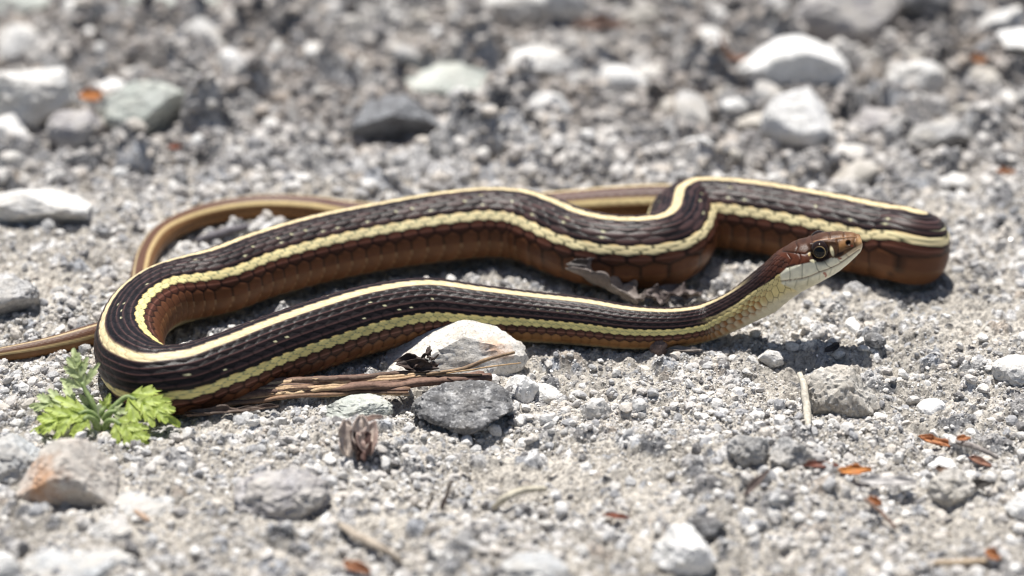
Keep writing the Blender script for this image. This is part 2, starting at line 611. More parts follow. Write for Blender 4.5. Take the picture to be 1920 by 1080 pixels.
# spine stripe: the middle row and the inner halves of its neighbours
dors = (1 - sstep(0.68, 0.86, np.abs(rho - 9.5)))
dc = cream[None, None] * (0.9 + 0.2 * rnd)[..., None] * (1 - 0.40 * seamdark)
col = mixa(col, dc, dors)
# side stripe: rows three and four
lat = ((row == 3) | (row == 4)).astype(float)
latc = yellow * (0.88 + 0.22 * rnd)[..., None]
sl = sstep(0.02, 0.22, edge)
latc = mixa(np.broadcast_to(teal, latc.shape) * (1 - 0.75 * bulge[..., None]), latc, np.clip(sl + 0.12 - 0.08 * bulge, 0, 1))
upper = (row == 4) & (np.sign(deg) * bv < -0.10)    # thin orange edge along the top
latc = mixa(latc, np.broadcast_to(colr(0.52, 0.30, 0.10), latc.shape), 0.55 * upper * sstep(0.1, 0.42, np.abs(bv)))
topcut = (row == 4) * sstep(0.12, 0.30, -np.sign(deg) * bv) * (1 - sstep(0.16, 0.34, edge))
latc = mixa(latc, np.broadcast_to(colr(0.014, 0.010, 0.010), latc.shape), np.clip(topcut * 1.1, 0, 1))
botcut = (row == 3) * sstep(0.15, 0.30, np.sign(deg) * bv) * (1 - sstep(0.12, 0.28, edge))
latc = mixa(latc, np.broadcast_to(colr(0.016, 0.011, 0.010), latc.shape), np.clip(botcut * 1.1, 0, 1))
col = mixa(col, latc, lat)
# small pale flecks on the skin above the side stripe
fl = np.zeros_like(TH)
for rw, pr, sd_ in ((5, 0.24, 11), (6, 0.26, 12), (7, 0.07, 13)):
    hh_ = _hash(np.floor(CC).astype(int) + 900, np.sign(deg).astype(int) + 5 + rw * 7, np.zeros_like(bi).astype(int), sd_)
    rcen = np.where(deg > 0, 19 - (rw - 0.15), rw - 0.15)
    fl = np.maximum(fl, (hh_ < pr) * (1 - sstep(0.5, 1.0, np.sqrt(((CC - np.floor(CC) - 0.5) / 0.17) ** 2 + ((rho - rcen) / 0.15) ** 2))))
fl *= (row >= 5) * (1 - tailw) * sstep(qneck + 0.03, qneck + 0.08, QS)
col = mixa(col, np.broadcast_to(colr(0.55, 0.52, 0.33), col.shape), 0.9 * fl)
# lower flank; gloss along the keels is painted in as lighter colour
r2c = colr(0.070, 0.026, 0.016)[None, None] * (0.8 + 0.4 * rnd)[..., None] + (keel * seam)[..., None] * colr(0.13, 0.06, 0.045)
r2c = r2c * (1 - 0.85 * (1 - sstep(0.04, 0.30, edge)))[..., None]
fr = 1 - sstep(qneck + 0.055, qneck + 0.115, QS)
r1c = (colr(0.120, 0.047, 0.022) * (1 - fr)[..., None] + colr(0.215, 0.105, 0.040) * fr[..., None]) * (0.85 + 0.3 * rnd)[..., None]
lw = np.sign(deg) * bv
r1c = r1c * (1 - (0.8 - 0.4 * fr) * (1 - sstep(0.02, 0.22, edge)))[..., None] + (keel * seam)[..., None] * colr(0.03, 0.014, 0.008)
col = np.where((row == 2)[..., None], r2c, col)
col = np.where((row == 1)[..., None], r1c, col)
bellyf = sstep(0, 24, ad - 131 + 13 * fr)
vent = colr(0.135, 0.060, 0.027)
ventc = (vent * (1 - fr)[..., None] + colr(0.235, 0.125, 0.048) * fr[..., None]) * (0.9 + 0.35 * sstep(-0.5, 0.5, vu))[..., None]
ventc = mixa(ventc, np.broadcast_to(colr(0.40, 0.36, 0.22), col.shape), bellyf)
ventc = mixa(ventc, np.broadcast_to(colr(0.30, 0.19, 0.10), col.shape), 0.7 * (1 - bulge) * (1 - sstep(0.03, 0.16, vedge)))
ventc = mixa(ventc, np.broadcast_to(colr(0.02, 0.018, 0.016), col.shape), 0.75 * bulge * (1 - sstep(0.02, 0.22, edge)) * (1 - sstep(114, 128, ad)))
col = np.where((row == 0)[..., None], ventc, col)
# tail: plainer, tan stripes and olive underside
ta = tailw[..., None]
tl = np.where((adk > 50)[..., None] & (adk <= 74)[..., None], colr(0.60, 0.45, 0.22), np.where((adk > 74)[..., None], colr(0.19, 0.095, 0.035), col))
far_ = (0.42 * sstep(K[-1] - 0.13, K[-1] - 0.09, QS))[..., None]
tl = tl * (1 - far_) + colr(0.19, 0.105, 0.055) * far_
tl = tl * (1 - 0.35 * far_ * (adk < 50)[..., None])
col = col * (1 - ta) + (0.25 * col * (1 - far_) + (0.75 + 0.25 * far_) * tl) * ta
# neck: cream throat, yellow to orange scales under a dark cap
nk = 1 - sstep(qneck - 0.002, qneck + 0.020, QS)
bline = np.interp(sx, [-400, -150, 0, 100, 180, 250, 310, 370, 460, 545, 620, 690, 740, 790, 850, 890, 915],
                  [790, 735, 652, 572, 525, 482, 445, 390, 371, 352, 352, 322, 326, 296, 254, 232, 215])
below = sy - bline
thr = colr(0.62, 0.565, 0.41)
sc = mixa(np.broadcast_to(colr(0.66, 0.55, 0.26), col.shape), np.broadcast_to(thr, col.shape), sstep(60, 150, below - 0.2 * (sx + 0)))
orange = np.broadcast_to(colr(0.34, 0.155, 0.045), col.shape)
of = sstep(-0.35, 0.40, -bu) * sstep(38, 62, below) * (1 - sstep(150, 215, below)) * (0.55 + 0.45 * rnd) * (1 - sstep(140, 300, sx))
sc = mixa(sc, orange, np.clip(of * 1.2, 0, 1))
sc = sc * (1 - 0.62 * (1 - sstep(0.02, 0.2, edge)) * (1 - sstep(150, 200, below)))[..., None]
col = mixa(col, sc, nk * sstep(0, 14, below))
capn = (colr(0.017, 0.010, 0.0095) * (1 - sstep(120, 300, sx))[..., None] + colr(0.050, 0.019, 0.012) * sstep(120, 300, sx)[..., None]) * (0.7 + 0.6 * rnd)[..., None] + (keel * 0.5)[..., None] * colr(0.05, 0.02, 0.015)
capn = capn * (1 - 0.7 * seamdark)
col = mixa(col, capn, nk * sstep(0, -14, below) * (1 - 0.5 * dors * (1 - sstep(-60, 120, sx))))

# ---- head plates, painted and grooved from the sheet
fsheet = np.stack([sx / 60.0, sy / 60.0, np.zeros_like(sx)], -1)
nz = fbm(fsheet, 4, 21)
hcap = mixa(np.broadcast_to(colr(0.058, 0.025, 0.014), col.shape), np.broadcast_to(colr(0.15, 0.078, 0.038), col.shape), sstep(560, 860, sx + 60 * nz))
hcap = hcap * (1 + 0.25 * nz)[..., None]
temple = sstep(290, 330, sx) * (1 - sstep(520, 560, sx)) * sstep(270, 300, sy)
hcap = mixa(hcap, np.broadcast_to(colr(0.085, 0.025, 0.012), col.shape), 0.8 * temple)
tanf = sstep(855, 905, sx) * sstep(140, 200, sy)
hcap = mixa(hcap, np.broadcast_to(colr(0.48, 0.29, 0.14), col.shape), tanf)
white = mixa(np.broadcast_to(colr(0.74, 0.71, 0.56), col.shape), np.broadcast_to(colr(0.60, 0.56, 0.40), col.shape), sstep(90, 170, below))
white = mixa(white, np.broadcast_to(colr(0.62, 0.42, 0.24), col.shape), 0.8 * sstep(730, 860, sx) * (1 - sstep(10, 50, below)))
hcol = mixa(hcap, white, sstep(-5, 7, below))


def blob(cx, cy, rx, ry, ang=0.0, soft=0.35):
    ca, sa = math.cos(ang), math.sin(ang)
    a = ((sx - cx) * ca + (sy - cy) * sa) / rx
    b = (-(sx - cx) * sa + (sy - cy) * ca) / ry
    return 1 - sstep(1 - soft, 1 + soft, np.sqrt(a * a + b * b))


def segd(pts):
    d = np.full(sx.shape, 1e6)
    for (x0, y0), (x1, y1) in zip(pts[:-1], pts[1:]):
        vx, vy = x1 - x0, y1 - y0
        t = np.clip(((sx - x0) * vx + (sy - y0) * vy) / (vx * vx + vy * vy), 0, 1)
        d = np.minimum(d, np.hypot(sx - x0 - t * vx, sy - y0 - t * vy))
    return d


for cx, cy, rx, ry, ang, c3, f in [
        (612, 286, 84, 78, 0, (0.016, 0.009, 0.007), 0.95),
        (705, 235, 38, 26, 0.2, (0.035, 0.018, 0.010), 0.85),
        (745, 300, 42, 12, -0.45, (0.020, 0.012, 0.010), 0.9),
        (694, 274, 13, 36, -0.25, (0.72, 0.63, 0.40), 1.0),
        (556, 346, 22, 12, 0.2, (0.70, 0.64, 0.42), 1.0),
        (528, 292, 9, 16, 0, (0.55, 0.42, 0.20), 0.7),
        (770, 228, 28, 42, 0.3, (0.22, 0.11, 0.04), 0.8),
        (811, 214, 19, 21, 0.3, (0.016, 0.009, 0.007), 1.0),
        (838, 236, 9, 9, 0, (0.30, 0.06, 0.03), 0.8),
        (642, 436, 13, 10, 0.4, (0.36, 0.09, 0.05), 0.8), (650, 452, 7, 12, 0.4, (0.36, 0.09, 0.05), 0.8),
        (752, 328, 14, 7, -0.2, (0.28, 0.07, 0.04), 0.9),
        (400, 378, 34, 9, -0.35, (0.02, 0.010, 0.008), 0.8)]:
    hcol = mixa(hcol, np.broadcast_to(colr(*c3), col.shape), f * blob(cx, cy, rx, ry, ang))
hrel = np.zeros_like(sx)
mouth = segd([(318, 492), (400, 484), (480, 474), (540, 456), (600, 430), (680, 402), (740, 374), (800, 332), (850, 296), (892, 266)])
hrel -= 0.00022 * np.exp(-(mouth / 9) ** 2)
hcol = mixa(hcol, np.broadcast_to(colr(0.13, 0.075, 0.045), col.shape), 0.75 * np.exp(-(mouth / 6.0) ** 2) * (below > 20))
for pts, dk in [
        ([(384, 388), (392, 440), (388, 482)], 0.5), ([(480, 370), (478, 474)], 0.5), ([(575, 356), (586, 400), (604, 430)], 0.5),
        ([(640, 350), (662, 380), (690, 398)], 0.5), ([(735, 330), (752, 352), (766, 360)], 0.4), ([(792, 292), (815, 322)], 0.35),
        ([(440, 490), (425, 540)], 0.35), ([(525, 466), (515, 520)], 0.35), ([(610, 440), (600, 480)], 0.3), ([(690, 405), (680, 440)], 0.3),
        ([(360, 490), (352, 540)], 0.35), ([(340, 272), (420, 284), (500, 296), (535, 270)], 0.75), ([(430, 205), (446, 240), (430, 282)], 0.5),
        ([(375, 292), (400, 330), (378, 372)], 0.6), ([(455, 292), (470, 330), (455, 368)], 0.5), ([(545, 186), (560, 214)], 0.4),
        ([(555, 214), (640, 196), (720, 190), (800, 178), (870, 172)], 0.5), ([(672, 138), (680, 190)], 0.4), ([(778, 136), (784, 182)], 0.5),
        ([(730, 190), (742, 250), (735, 290)], 0.5), ([(862, 160), (852, 210), (868, 250)], 0.4), ([(742, 288), (800, 262), (852, 248)], 0.35)]:
    d = segd(pts)
    hrel -= 0.00012 * np.exp(-(d / 7) ** 2)
    hcol = hcol * (1 - dk * np.exp(-(d / 4.5) ** 2))[..., None]
brow = segd([(540, 226), (600, 208), (670, 202), (720, 208)])
hrel += 0.00030 * np.exp(-(brow / 16) ** 2)
ridge = segd([(560, 206), (640, 188), (720, 181), (800, 170), (862, 164)])
hcol = mixa(hcol, np.broadcast_to(colr(0.42, 0.24, 0.14), col.shape), 0.5 * np.exp(-(ridge / 5) ** 2))  # edge highlight along the brow, painted in as a lighter line
hrel -= 0.00055 * blob(811, 214, 15, 17, 0.3)
hrel -= 0.00060 * blob(612, 286, 70, 66, 0, 0.5)
col = mixa(col, hcol, hm)
col = np.clip(col, 0.004, 0.85)
P = P + nrm * (relief_m + hrel * hm)[..., None]

# dirt and dust specks
dirt = fbm(P.reshape(-1, 3) * 1400, 3, 40).reshape(TH.shape)
col = col * (1 + 0.10 * dirt)[..., None]

V = P.reshape(-1, 3)
F = grid_faces(NR, NTH, True)[:, ::-1]
nv = len(V)
V = np.vstack([V, C[0] - T[0] * 0.0002, C[-1]])
cap0 = np.array([[i, (i + 1) % NTH, nv, nv] for i in range(NTH)])
cflat = np.vstack([col.reshape(-1, 3), col[0].mean(0), col[-1].mean(0)])
snake = bpy.data.objects.new('snake', None)
base = ground_pt(700, 690, 0)
snake.location = base
COL.objects.link(snake)
tag(snake, 'slender dark brown snake with cream and yellow stripes lying on gravel with raised head', 'snake')
M_SNAKE = col_mat('snake_scales', rough=0.36, spec=0.17, bump=0.2, bscale=5000)
me = mesh_np('body', V - base, F, True, cflat)
body = link('body', me, M_SNAKE, snake)
PATH = ALL[::30, :3]
PATHR = ALL[::30, 3]
print('snake verts', len(V), 'length', K[-1])

# closing caps at snout and tail tip are tiny fans folded into one small mesh of the same body
import bmesh
bm = bmesh.new(); bm.from_mesh(me); bm.verts.ensure_lookup_table()
for ring, tip in ((0, nv), ((NR - 1) * NTH, nv + 1)):
    for i in range(NTH):
        a, b_ = bm.verts[ring + i], bm.verts[ring + (i + 1) % NTH]
        try:
            f = bm.faces.new((a, b_, bm.verts[tip]) if ring == 0 else (b_, a, bm.verts[tip]))
            f.smooth = True
        except ValueError:
            pass
bm.to_mesh(me); bm.free()

# ---- eyes
def eye_mesh():
    n1, n2 = 48, 40
    a = np.linspace(0, math.pi, n1)[:, None]
    b = np.linspace(0, 2 * math.pi, n2, endpoint=False)[None, :]
    Vv = np.stack([np.sin(a) * np.cos(b), np.sin(a) * np.sin(b), np.cos(a) + 0 * b], -1)
    ang = np.degrees(a + 0 * b)
    c = np.zeros(Vv.shape)
    c[:] = (0.016, 0.009, 0.007)
    ring = np.exp(-((ang - 37) / 1.9) ** 2) * (0.50 + 0.40 * np.sin(b + 1.9))
    c = c * (1 - ring[..., None]) + np.array((0.70, 0.52, 0.24)) * ring[..., None]
    pup = 1 - sstep(31, 35, ang)
    c = c * (1 - pup[..., None]) + np.array((0.004, 0.004, 0.005)) * pup[..., None]
    return mesh_np('eye', Vv.reshape(-1, 3), grid_faces(n1, n2, True), True, c.reshape(-1, 3))


M_EYE = col_mat('eye_gloss', rough=0.05, spec=0.25)
em = eye_mesh()
em.materials.append(M_EYE)
nearmask = (TH > 0) & onhead
dd = np.where(nearmask, (sx - 608) ** 2 + (sy - 284) ** 2, 1e9)
ir, ic = np.unravel_index(np.argmin(dd), dd.shape)
ER = 67 / HEAD_C[2] * Z0 / FPX
for sgn in (1, -1):
    jc = ic if sgn > 0 else NTH - 1 - ic
    nl = LV[ir] * sgn
    pos = P[ir, jc] + nrm[ir, jc] * 0.0006 - nl * ER * 0.62
    e = link('eye', em, None, snake)
    axis = Vector(nl * 0.96 + DV[ir] * 0.12 - T[ir] * -0.05)
    qv = axis.to_track_quat('Z', 'Y')
    e.rotation_euler = qv.to_euler()
    e.scale = (ER * 1.03, ER * 1.03, ER)
    e.location = pos - base

# ------------------------------------------------------------------ stones
def stone_shape(seed, sub=4, cuts=9, noise=0.10, extra=(), nscale=2.2, hard=0.72, rough_=0.026):
    cuts, noise, hard = cuts + 5, noise * 0.7, hard - 0.06
    Vs, Fs = ico(sub)
    r = np.random.default_rng(seed)
    Vs = Vs.copy()
    s = np.ones(len(Vs))
    for _ in range(cuts):
        n = r.normal(size=3); n /= np.linalg.norm(n)
        d = r.uniform(hard, 0.97)
        dot = Vs @ n
        s = np.minimum(s, np.where(dot > 1e-3, d / np.maximum(dot, 1e-3), 9))
    for n, d in extra:
        n = np.array(n, float); n /= np.linalg.norm(n)
        dot = Vs @ n
        s = np.minimum(s, np.where(dot > 1e-3, d / np.maximum(dot, 1e-3), 9))
    W = Vs * s[:, None]
    k = fbm(Vs * nscale + seed * 3.1, 5, seed, 0.55)
    W *= (1 + noise * k)[:, None]
    if sub >= 4:
        W *= (1 + rough_ * (fbm(Vs * 9 + seed, 4, seed + 5, 0.65) - 0.8 * np.abs(vnoise(Vs * 16 + seed, seed + 8))))[:, None]
    lo, hi = W.min(0), W.max(0)
    W = (W - (lo + hi) / 2) / ((hi - lo) / 2)
    return W, Fs


HERO_XY = []
HERO_OBJ = []


def hero(name, label, cat, box, mat, seed, cuts=9, noise=0.09, extra=(), embed=0.25, deep=0.8, roll=0.0, sub=5, hard=0.72, raise_=0.0, group=None, rough_=0.026):
    x0, y0, x1, y1 = box
    cx, cy = (x0 + x1) / 2, (y0 + y1) / 2
    h = 0.0
    for _ in range(4):
        p = ground_pt(cx, cy, h + raise_ + (0.0012 if cy < 330 else 0.0004))
        z = depth_of(p)
        a = (x1 - x0) / 2 * z / FPX
        hpx = (y1 - y0) / 2 * z / FPX
        b = min(a * deep, hpx * 0.85 / math.sin(PITCH))
        c = math.sqrt(max(hpx ** 2 - (b * math.sin(PITCH)) ** 2, (0.4 * hpx) ** 2)) / math.cos(PITCH)
        h = embed * c
    if cy > 600 and rough_ == 0.026: rough_ = 0.042
    W, Fs = stone_shape(seed, sub, cuts, noise, extra, hard=hard, rough_=rough_)
    W = W * np.array([a, b, c])
    if roll:
        ca, sa = math.cos(roll), math.sin(roll)
        W = np.stack([W[:, 0] * ca + W[:, 2] * sa, W[:, 1], -W[:, 0] * sa + W[:, 2] * ca], 1)
    me_ = mesh_np(name, W, Fs, True)
    me_.set_sharp_from_angle(angle=math.radians(28))
    o = link(name, me_, mat, None, p)
    tag(o, label, cat, group)
    HERO_XY.append((p[0], p[1], max(a, b) * 0.95))
    HERO_OBJ.append((o, cx, cy, h + raise_ - 0.10 * c))
    return o


stain1 = tuple(ground_pt(935, 640, 0.007))
M_CREAM = stone_mat('cream_stone', [(0.46, 0.41, 0.35), (0.60, 0.565, 0.51), (0.72, 0.69, 0.64)], 200, 1400, dark_amt=0.45, bump=0.5,
                    spot=(stain1, 0.0050, (0.50, 0.22, 0.08)))
stain2 = tuple(ground_pt(62, 905, 0.006))
M_TANST = stone_mat('tan_stained_stone', [(0.40, 0.35, 0.305), (0.50, 0.455, 0.41), (0.60, 0.56, 0.52)], 260, 1500, dust=0.65, dark_amt=0.45, bump=0.7,
                    spot=(stain2, 0.0060, (0.50, 0.27, 0.14)))

hero('stone', 'cream white stone with orange stain, wedged against the snake behind the twig', 'stone', (708, 604, 992, 724), M_CREAM, 3, 5, 0.06, rough_=0.018,
     extra=[((-0.62, -0.2, 0.75), 0.52), ((0.55, -0.5, 0.6), 0.80), ((0.1, -0.9, 0.45), 0.6)], embed=0.3, deep=0.5)
hero('stone', 'dark rough black and grey stone in front of the dry twig', 'stone', (768, 718, 966, 826), M_DARK, 14, 5, 0.07, rough_=0.045,
     extra=[((-0.6, -0.4, -0.75), 0.60), ((0.75, -0.4, -0.6), 0.52), ((0, -0.55, 0.85), 0.62), ((0.8, 0, 0.5), 0.85)], embed=0.62, deep=0.7)
hero('stone', 'flat grey green stone half buried below the twig end', 'stone', (598, 736, 738, 800), M_GREEN, 21, 8, 0.06, embed=0.2, deep=0.7)
hero('boulder', 'rounded tan grey stone with orange left edge in front of the green seedling', 'stone', (30, 822, 222, 986), M_TANST, 5, 6, 0.06, rough_=0.03,
     extra=[((-0.75, -0.2, 0.6), 0.66), ((0.75, -0.2, 0.55), 0.62)], embed=0.3, deep=0.7)
hero('slab', 'blue grey slab at the left edge behind the orange edged stone', 'stone', (-60, 806, 112, 950), M_BLUE, 31, 6, 0.08, embed=0.05, deep=0.9)
hero('stone', 'tan and green tinted grey stone half buried right of centre, pale stem on its left', 'stone', (1504, 688, 1656, 822), M_TAN, 8, 9, 0.08,
     extra=[((0.7, -0.2, 0.65), 0.62)], embed=0.25, deep=0.75)
hero('pebble', 'bright white smooth pebble right of the half buried tan stone', 'stone', (1718, 748, 1778, 794), M_WHITE, 9, 6, 0.05, embed=0.4, sub=4)
hero('stone', 'purple grey rounded stone half buried in the lower left gravel', 'stone', (436, 876, 624, 1016), M_PURPLE, 12, 8, 0.12, embed=0.02, deep=0.75)
hero('rock', 'long white rock in the right background, shadowed underneath', 'stone', (1382, 66, 1592, 176), M_WHITE, 17, 6, 0.07,
     extra=[((0.55, 0, 0.8), 0.68), ((-0.7, 0, 0.7), 0.72), ((0.1, -0.7, -0.7), 0.62)], embed=0.62, deep=0.6)
hero('rock', 'white wedge shaped rock standing in front of the long white rock', 'stone', (1424, 164, 1578, 296), M_WHITE, 31, 3, 0.05,
     extra=[((0.75, -0.1, 0.65), 0.62), ((-0.1, -0.62, 0.78), 0.66)], embed=0.6, deep=0.8, roll=0.2, hard=0.85)
hero('rock', 'big grey rock at the top edge behind the long white rock', 'stone', (1478, -40, 1690, 96), M_PURPLE, 33, 7, 0.06, embed=0.5, deep=0.7)
hero('rock', 'pale green grey rock at left with deep shadow on its right side', 'stone', (178, 152, 352, 282), M_GREEN, 36, 6, 0.08,
     extra=[((0.8, -0.5, -0.2), 0.50), ((-0.1, -0.6, 0.7), 0.66)], embed=0.55, deep=0.7)
hero('rock', 'large white mottled rock cut by the left edge', 'stone', (-40, 128, 144, 266), M_PALE, 38, 7, 0.08, embed=0.45, deep=0.7,
     extra=[((0.7, -0.3, -0.5), 0.55)])
hero('rock', 'white lump below the large mottled rock at left edge', 'stone', (-40, 216, 60, 290), M_WHITE, 40, 7, 0.08, embed=0.4)
hero('rock', 'white topped stone near the upper left corner', 'stone', (-20, 46, 84, 134), M_PALE, 42, 6, 0.06, embed=0.45)
hero('slab', 'pale green slab in the top left corner', 'stone', (-70, -40, 98, 44), M_GREEN, 44, 5, 0.05, embed=0.4)
hero('slab', 'flat grey slab on the top edge right of the corner slab', 'stone', (228, -40, 430, 40), M_GREEN, 46, 5, 0.05, embed=0.4)
hero('rock', 'light peaked rock below the top edge slab', 'stone', (330, 32, 436, 124), M_PALE, 48, 6, 0.07, embed=0.4, extra=[((0.75, 0, 0.6), 0.5)])
hero('pebble', 'round bright white pebble right of the light peaked rock', 'stone', (402, 92, 468, 152), M_WHITE, 50, 5, 0.04, embed=0.5, sub=4)
hero('rock', 'arched dark sided rock in the middle background', 'stone', (656, 178, 852, 286), M_CHAR, 52, 6, 0.10, embed=0.5, deep=0.5,
     extra=[((-0.6, -0.1, 0.75), 0.50), ((0.1, -0.85, -0.5), 0.30), ((0.8, 0, 0.6), 0.6)])
hero('rock', 'pale green tinted rock behind the arched dark rock', 'stone', (748, 112, 936, 206), M_GREEN, 54, 7, 0.07, embed=0.35)
hero('rock', 'pale grey rock in the background above the hidden tail', 'stone', (930, 78, 1082, 182), M_PALE, 56, 6, 0.07, embed=0.4, extra=[((0, -0.8, -0.5), 0.55)])
hero('rock', 'large white rock on the top edge near the middle', 'stone', (896, -40, 1066, 60), M_PALE, 58, 6, 0.06, embed=0.4)
hero('rock', 'white flat rock at the left edge beside the tail', 'stone', (-60, 346, 176, 440), M_PALE, 60, 6, 0.07, embed=0.5, deep=0.45,
     extra=[((0.15, -0.7, -0.6), 0.5), ((0.6, 0, 0.75), 0.68)])
hero('slab', 'grey tilted slab at the left edge above the tail tip', 'stone', (-60, 526, 78, 612), M_GREY, 62, 5, 0.05, embed=0.55, deep=0.5,
     extra=[((0.3, -0.6, -0.7), 0.45)], roll=-0.15)
hero('stone', 'whitish blurred stone on the bottom edge right of centre', 'stone', (1218, 986, 1346, 1100), M_WHITE, 64, 7, 0.08, embed=0.35)
hero('stone', 'grey stone cut by the bottom edge below the middle', 'stone', (930, 1036, 1066, 1110), M_BLUE, 66, 7, 0.10, embed=0.05)
hero('pebble', 'white angular pebble lying right of the dark rough stone', 'stone', (1088, 744, 1150, 796), M_PALE, 68, 8, 0.08, embed=0.35, sub=4)
hero('pebble', 'white pebble touching the right foot of the cream stone', 'stone', (944, 702, 1012, 768), M_WHITE, 70, 8, 0.08, embed=0.4, sub=4)
hero('pebble', 'pale angular chip between cream stone and white angular pebble', 'stone', (984, 718, 1056, 760), M_PALE, 72, 9, 0.08, embed=0.3, sub=4)
hero('pebble', 'small dark brown pebble leaning on the front of the snake neck', 'stone', (1216, 634, 1252, 670), M_BROWNSTONE, 74, 7, 0.08, embed=0.6, sub=4)
hero('clod', 'tan crumbly soil clod at the lower right', 'clod', (1736, 876, 1836, 968), M_TAN, 76, 4, 0.16, embed=0.3, sub=5)
hero('clod', 'grey crumbly clod with dark hollow left of the brown leaf sliver', 'clod', (1362, 812, 1446, 882), M_GREY, 78, 4, 0.18, embed=0.35, sub=5)
hero('clod', 'grey crumbly clod right of the dark hollow clod', 'clod', (1440, 820, 1530, 890), M_GREY, 79, 4, 0.18, embed=0.3, sub=5)
hero('stone', 'white stone cut by the right edge low down', 'stone', (1884, 922, 1960, 990), M_WHITE, 80, 6, 0.06, embed=0.4, sub=4)
hero('stone', 'white stone at the right edge beyond the snake head', 'stone', (1858, 664, 1960, 724), M_PALE, 82, 6, 0.06, embed=0.35, sub=4)
hero('rock', 'light lumpy rock right of the white wedge rock', 'stone', (1660, 110, 1780, 205), M_PALE, 84, 6, 0.10, embed=0.35)
hero('rock', 'grey purple rock right of the white wedge, dark on its right', 'stone', (1580, 200, 1700, 262), M_PURPLE, 86, 6, 0.09, embed=0.35)
hero('rock', 'grey lumpy rock in the right background with a dark hollow below', 'stone', (1700, 216, 1836, 310), M_GREY, 88, 6, 0.1, embed=0.45,
     extra=[((0.3, -0.8, -0.4), 0.5)])
hero('slab', 'bluish slab along the bottom edge at left', 'stone', (34, 1026, 250, 1110), M_BLUE, 90, 5, 0.08, embed=0.05)
hero('stone', 'white stone in the bottom left corner', 'stone', (-40, 1034, 40, 1110), M_WHITE, 92, 6, 0.06, embed=0.35)
hero('stone', 'long blue grey stone right of the orange edged stone', 'stone', (172, 918, 330, 978), M_BLUE, 94, 6, 0.12, embed=0.0)
hero('stone', 'tan chunk with white crust below the long blue grey stone', 'stone', (170, 972, 250, 1030), M_PALE, 96, 6, 0.09, embed=0.3)
hero('stone', 'dark charcoal stone on the lower right gravel, wide and ragged', 'stone', (1284, 968, 1362, 1010), M_DARK, 98, 6, 0.15, embed=0.3)
hero('stone', 'pale grey stone half buried right of the neck under the head shadow', 'stone', (1420, 652, 1470, 690), M_PALE, 100, 7, 0.08, embed=0.3, sub=4)
hero('stone', 'white flat stone right of the orange leaf flake', 'stone', (1738, 858, 1796, 890), M_WHITE, 102, 7, 0.08, embed=0.4, sub=4)
hero('rock', 'dark stone in the shade left of the pale green grey rock', 'stone', (88, 208, 190, 292), M_PURPLE, 104, 6, 0.08, embed=0.4)
hero('rock', 'small black rock below the pale green grey rock', 'stone', (118, 284, 180, 340), M_DARK, 106, 6, 0.08, embed=0.3)
hero('rock', 'white greenish stone left of the long white rock', 'stone', (1304, 58, 1370, 114), M_PALE, 108, 6, 0.07, embed=0.4)
hero('rock', 'bright white chip in the gravel behind the tail loop', 'stone', (345, 292, 398, 324), M_WHITE, 110, 7, 0.07, embed=0.4, sub=4)
HX = np.array(HERO_XY)
SHORT = ['cream orange stained stone', 'dark rough stone by the twig', 'flat grey green stone', 'orange edged tan boulder', 'blue grey slab at left edge',
         'half buried tan stone', 'smooth bright white pebble at right', 'purple grey half buried stone', 'long white rock', 'white wedge shaped rock',
         'big grey rock at the top', 'pale green grey rock at left', 'large mottled rock at left edge', 'white lump at left edge', 'white topped stone at upper left',
         'corner slab at top left', 'flat grey slab at the top', 'light peaked rock', 'round white pebble at upper left', 'arched dark sided rock',
         'green tinted rock in the background', 'pale rock above the hidden tail', 'large white rock at top middle', 'white flat rock at left edge', 'grey tilted slab at left edge',
         'whitish stone on the bottom edge', 'grey stone on the bottom edge', 'white angular pebble', 'white pebble at the cream stone', 'pale angular chip',
         'dark brown pebble at the neck', 'tan soil clod', 'grey clod with dark hollow', 'grey crumbly clod', 'white stone low on the right edge',
         'white stone beyond the snake head', 'light lumpy rock at upper right', 'grey purple rock at upper right', 'grey lumpy rock at far right', 'bluish slab on the bottom edge',
         'white stone in the bottom left corner', 'long blue grey stone at lower left', 'tan chunk at lower left', 'ragged charcoal stone', 'pale grey stone below the neck',
         'white flat stone at lower right', 'shaded dark stone at left', 'small black rock at left', 'greenish white stone at top right', 'bright white chip behind the tail loop']
assert len(SHORT) == len(HX)

# ------------------------------------------------------------------ ground
def snake_clear(xy):                               # distance from the snake's flank on the ground
    out = np.empty(len(xy))
    low = PATH[:, 2] < PATHR * 1.4
    pp, pr = PATH[low][:, :2], PATHR[low]
    for a in range(0, len(xy), 20000):
        d = np.hypot(xy[a:a + 20000, None, 0] - pp[None, :, 0], xy[a:a + 20000, None, 1] - pp[None, :, 1]) - pr[None]
        out[a:a + 20000] = d.min(1)
    return out


def axis_vals(lo, hi, step, far):
    core = np.arange(lo, hi, step)
    ext = step * 1.25 ** np.arange(1, 60)
    right = hi + np.cumsum(ext); right = right[right < far]
    left = lo - np.cumsum(ext); left = left[left > -far]
    return np.concatenate([left[::-1], core, right])


gx = axis_vals(-0.19, 0.19, 0.00062, 30)
gy = axis_vals(-0.15, 0.245, 0.00078, 30)
GX, GY = np.meshgrid(gx, gy)
flatxy = np.stack([GX.ravel(), GY.ravel()], 1)
inner = (np.abs(GX) < 0.4) & (np.abs(GY) < 0.5)
clear = np.full(GX.size, 1.0)
ii = np.where(inner.ravel())[0]
clear[ii] = snake_clear(flatxy[ii])
clear = clear.reshape(GX.shape)
fade = np.exp(-np.maximum(0, np.hypot(GX, GY - 0.05) - 0.3) * 3)


def P3(s, seed_off=0.0):
    return np.stack([GX * s, GY * s, np.full_like(GX, seed_off)], -1)


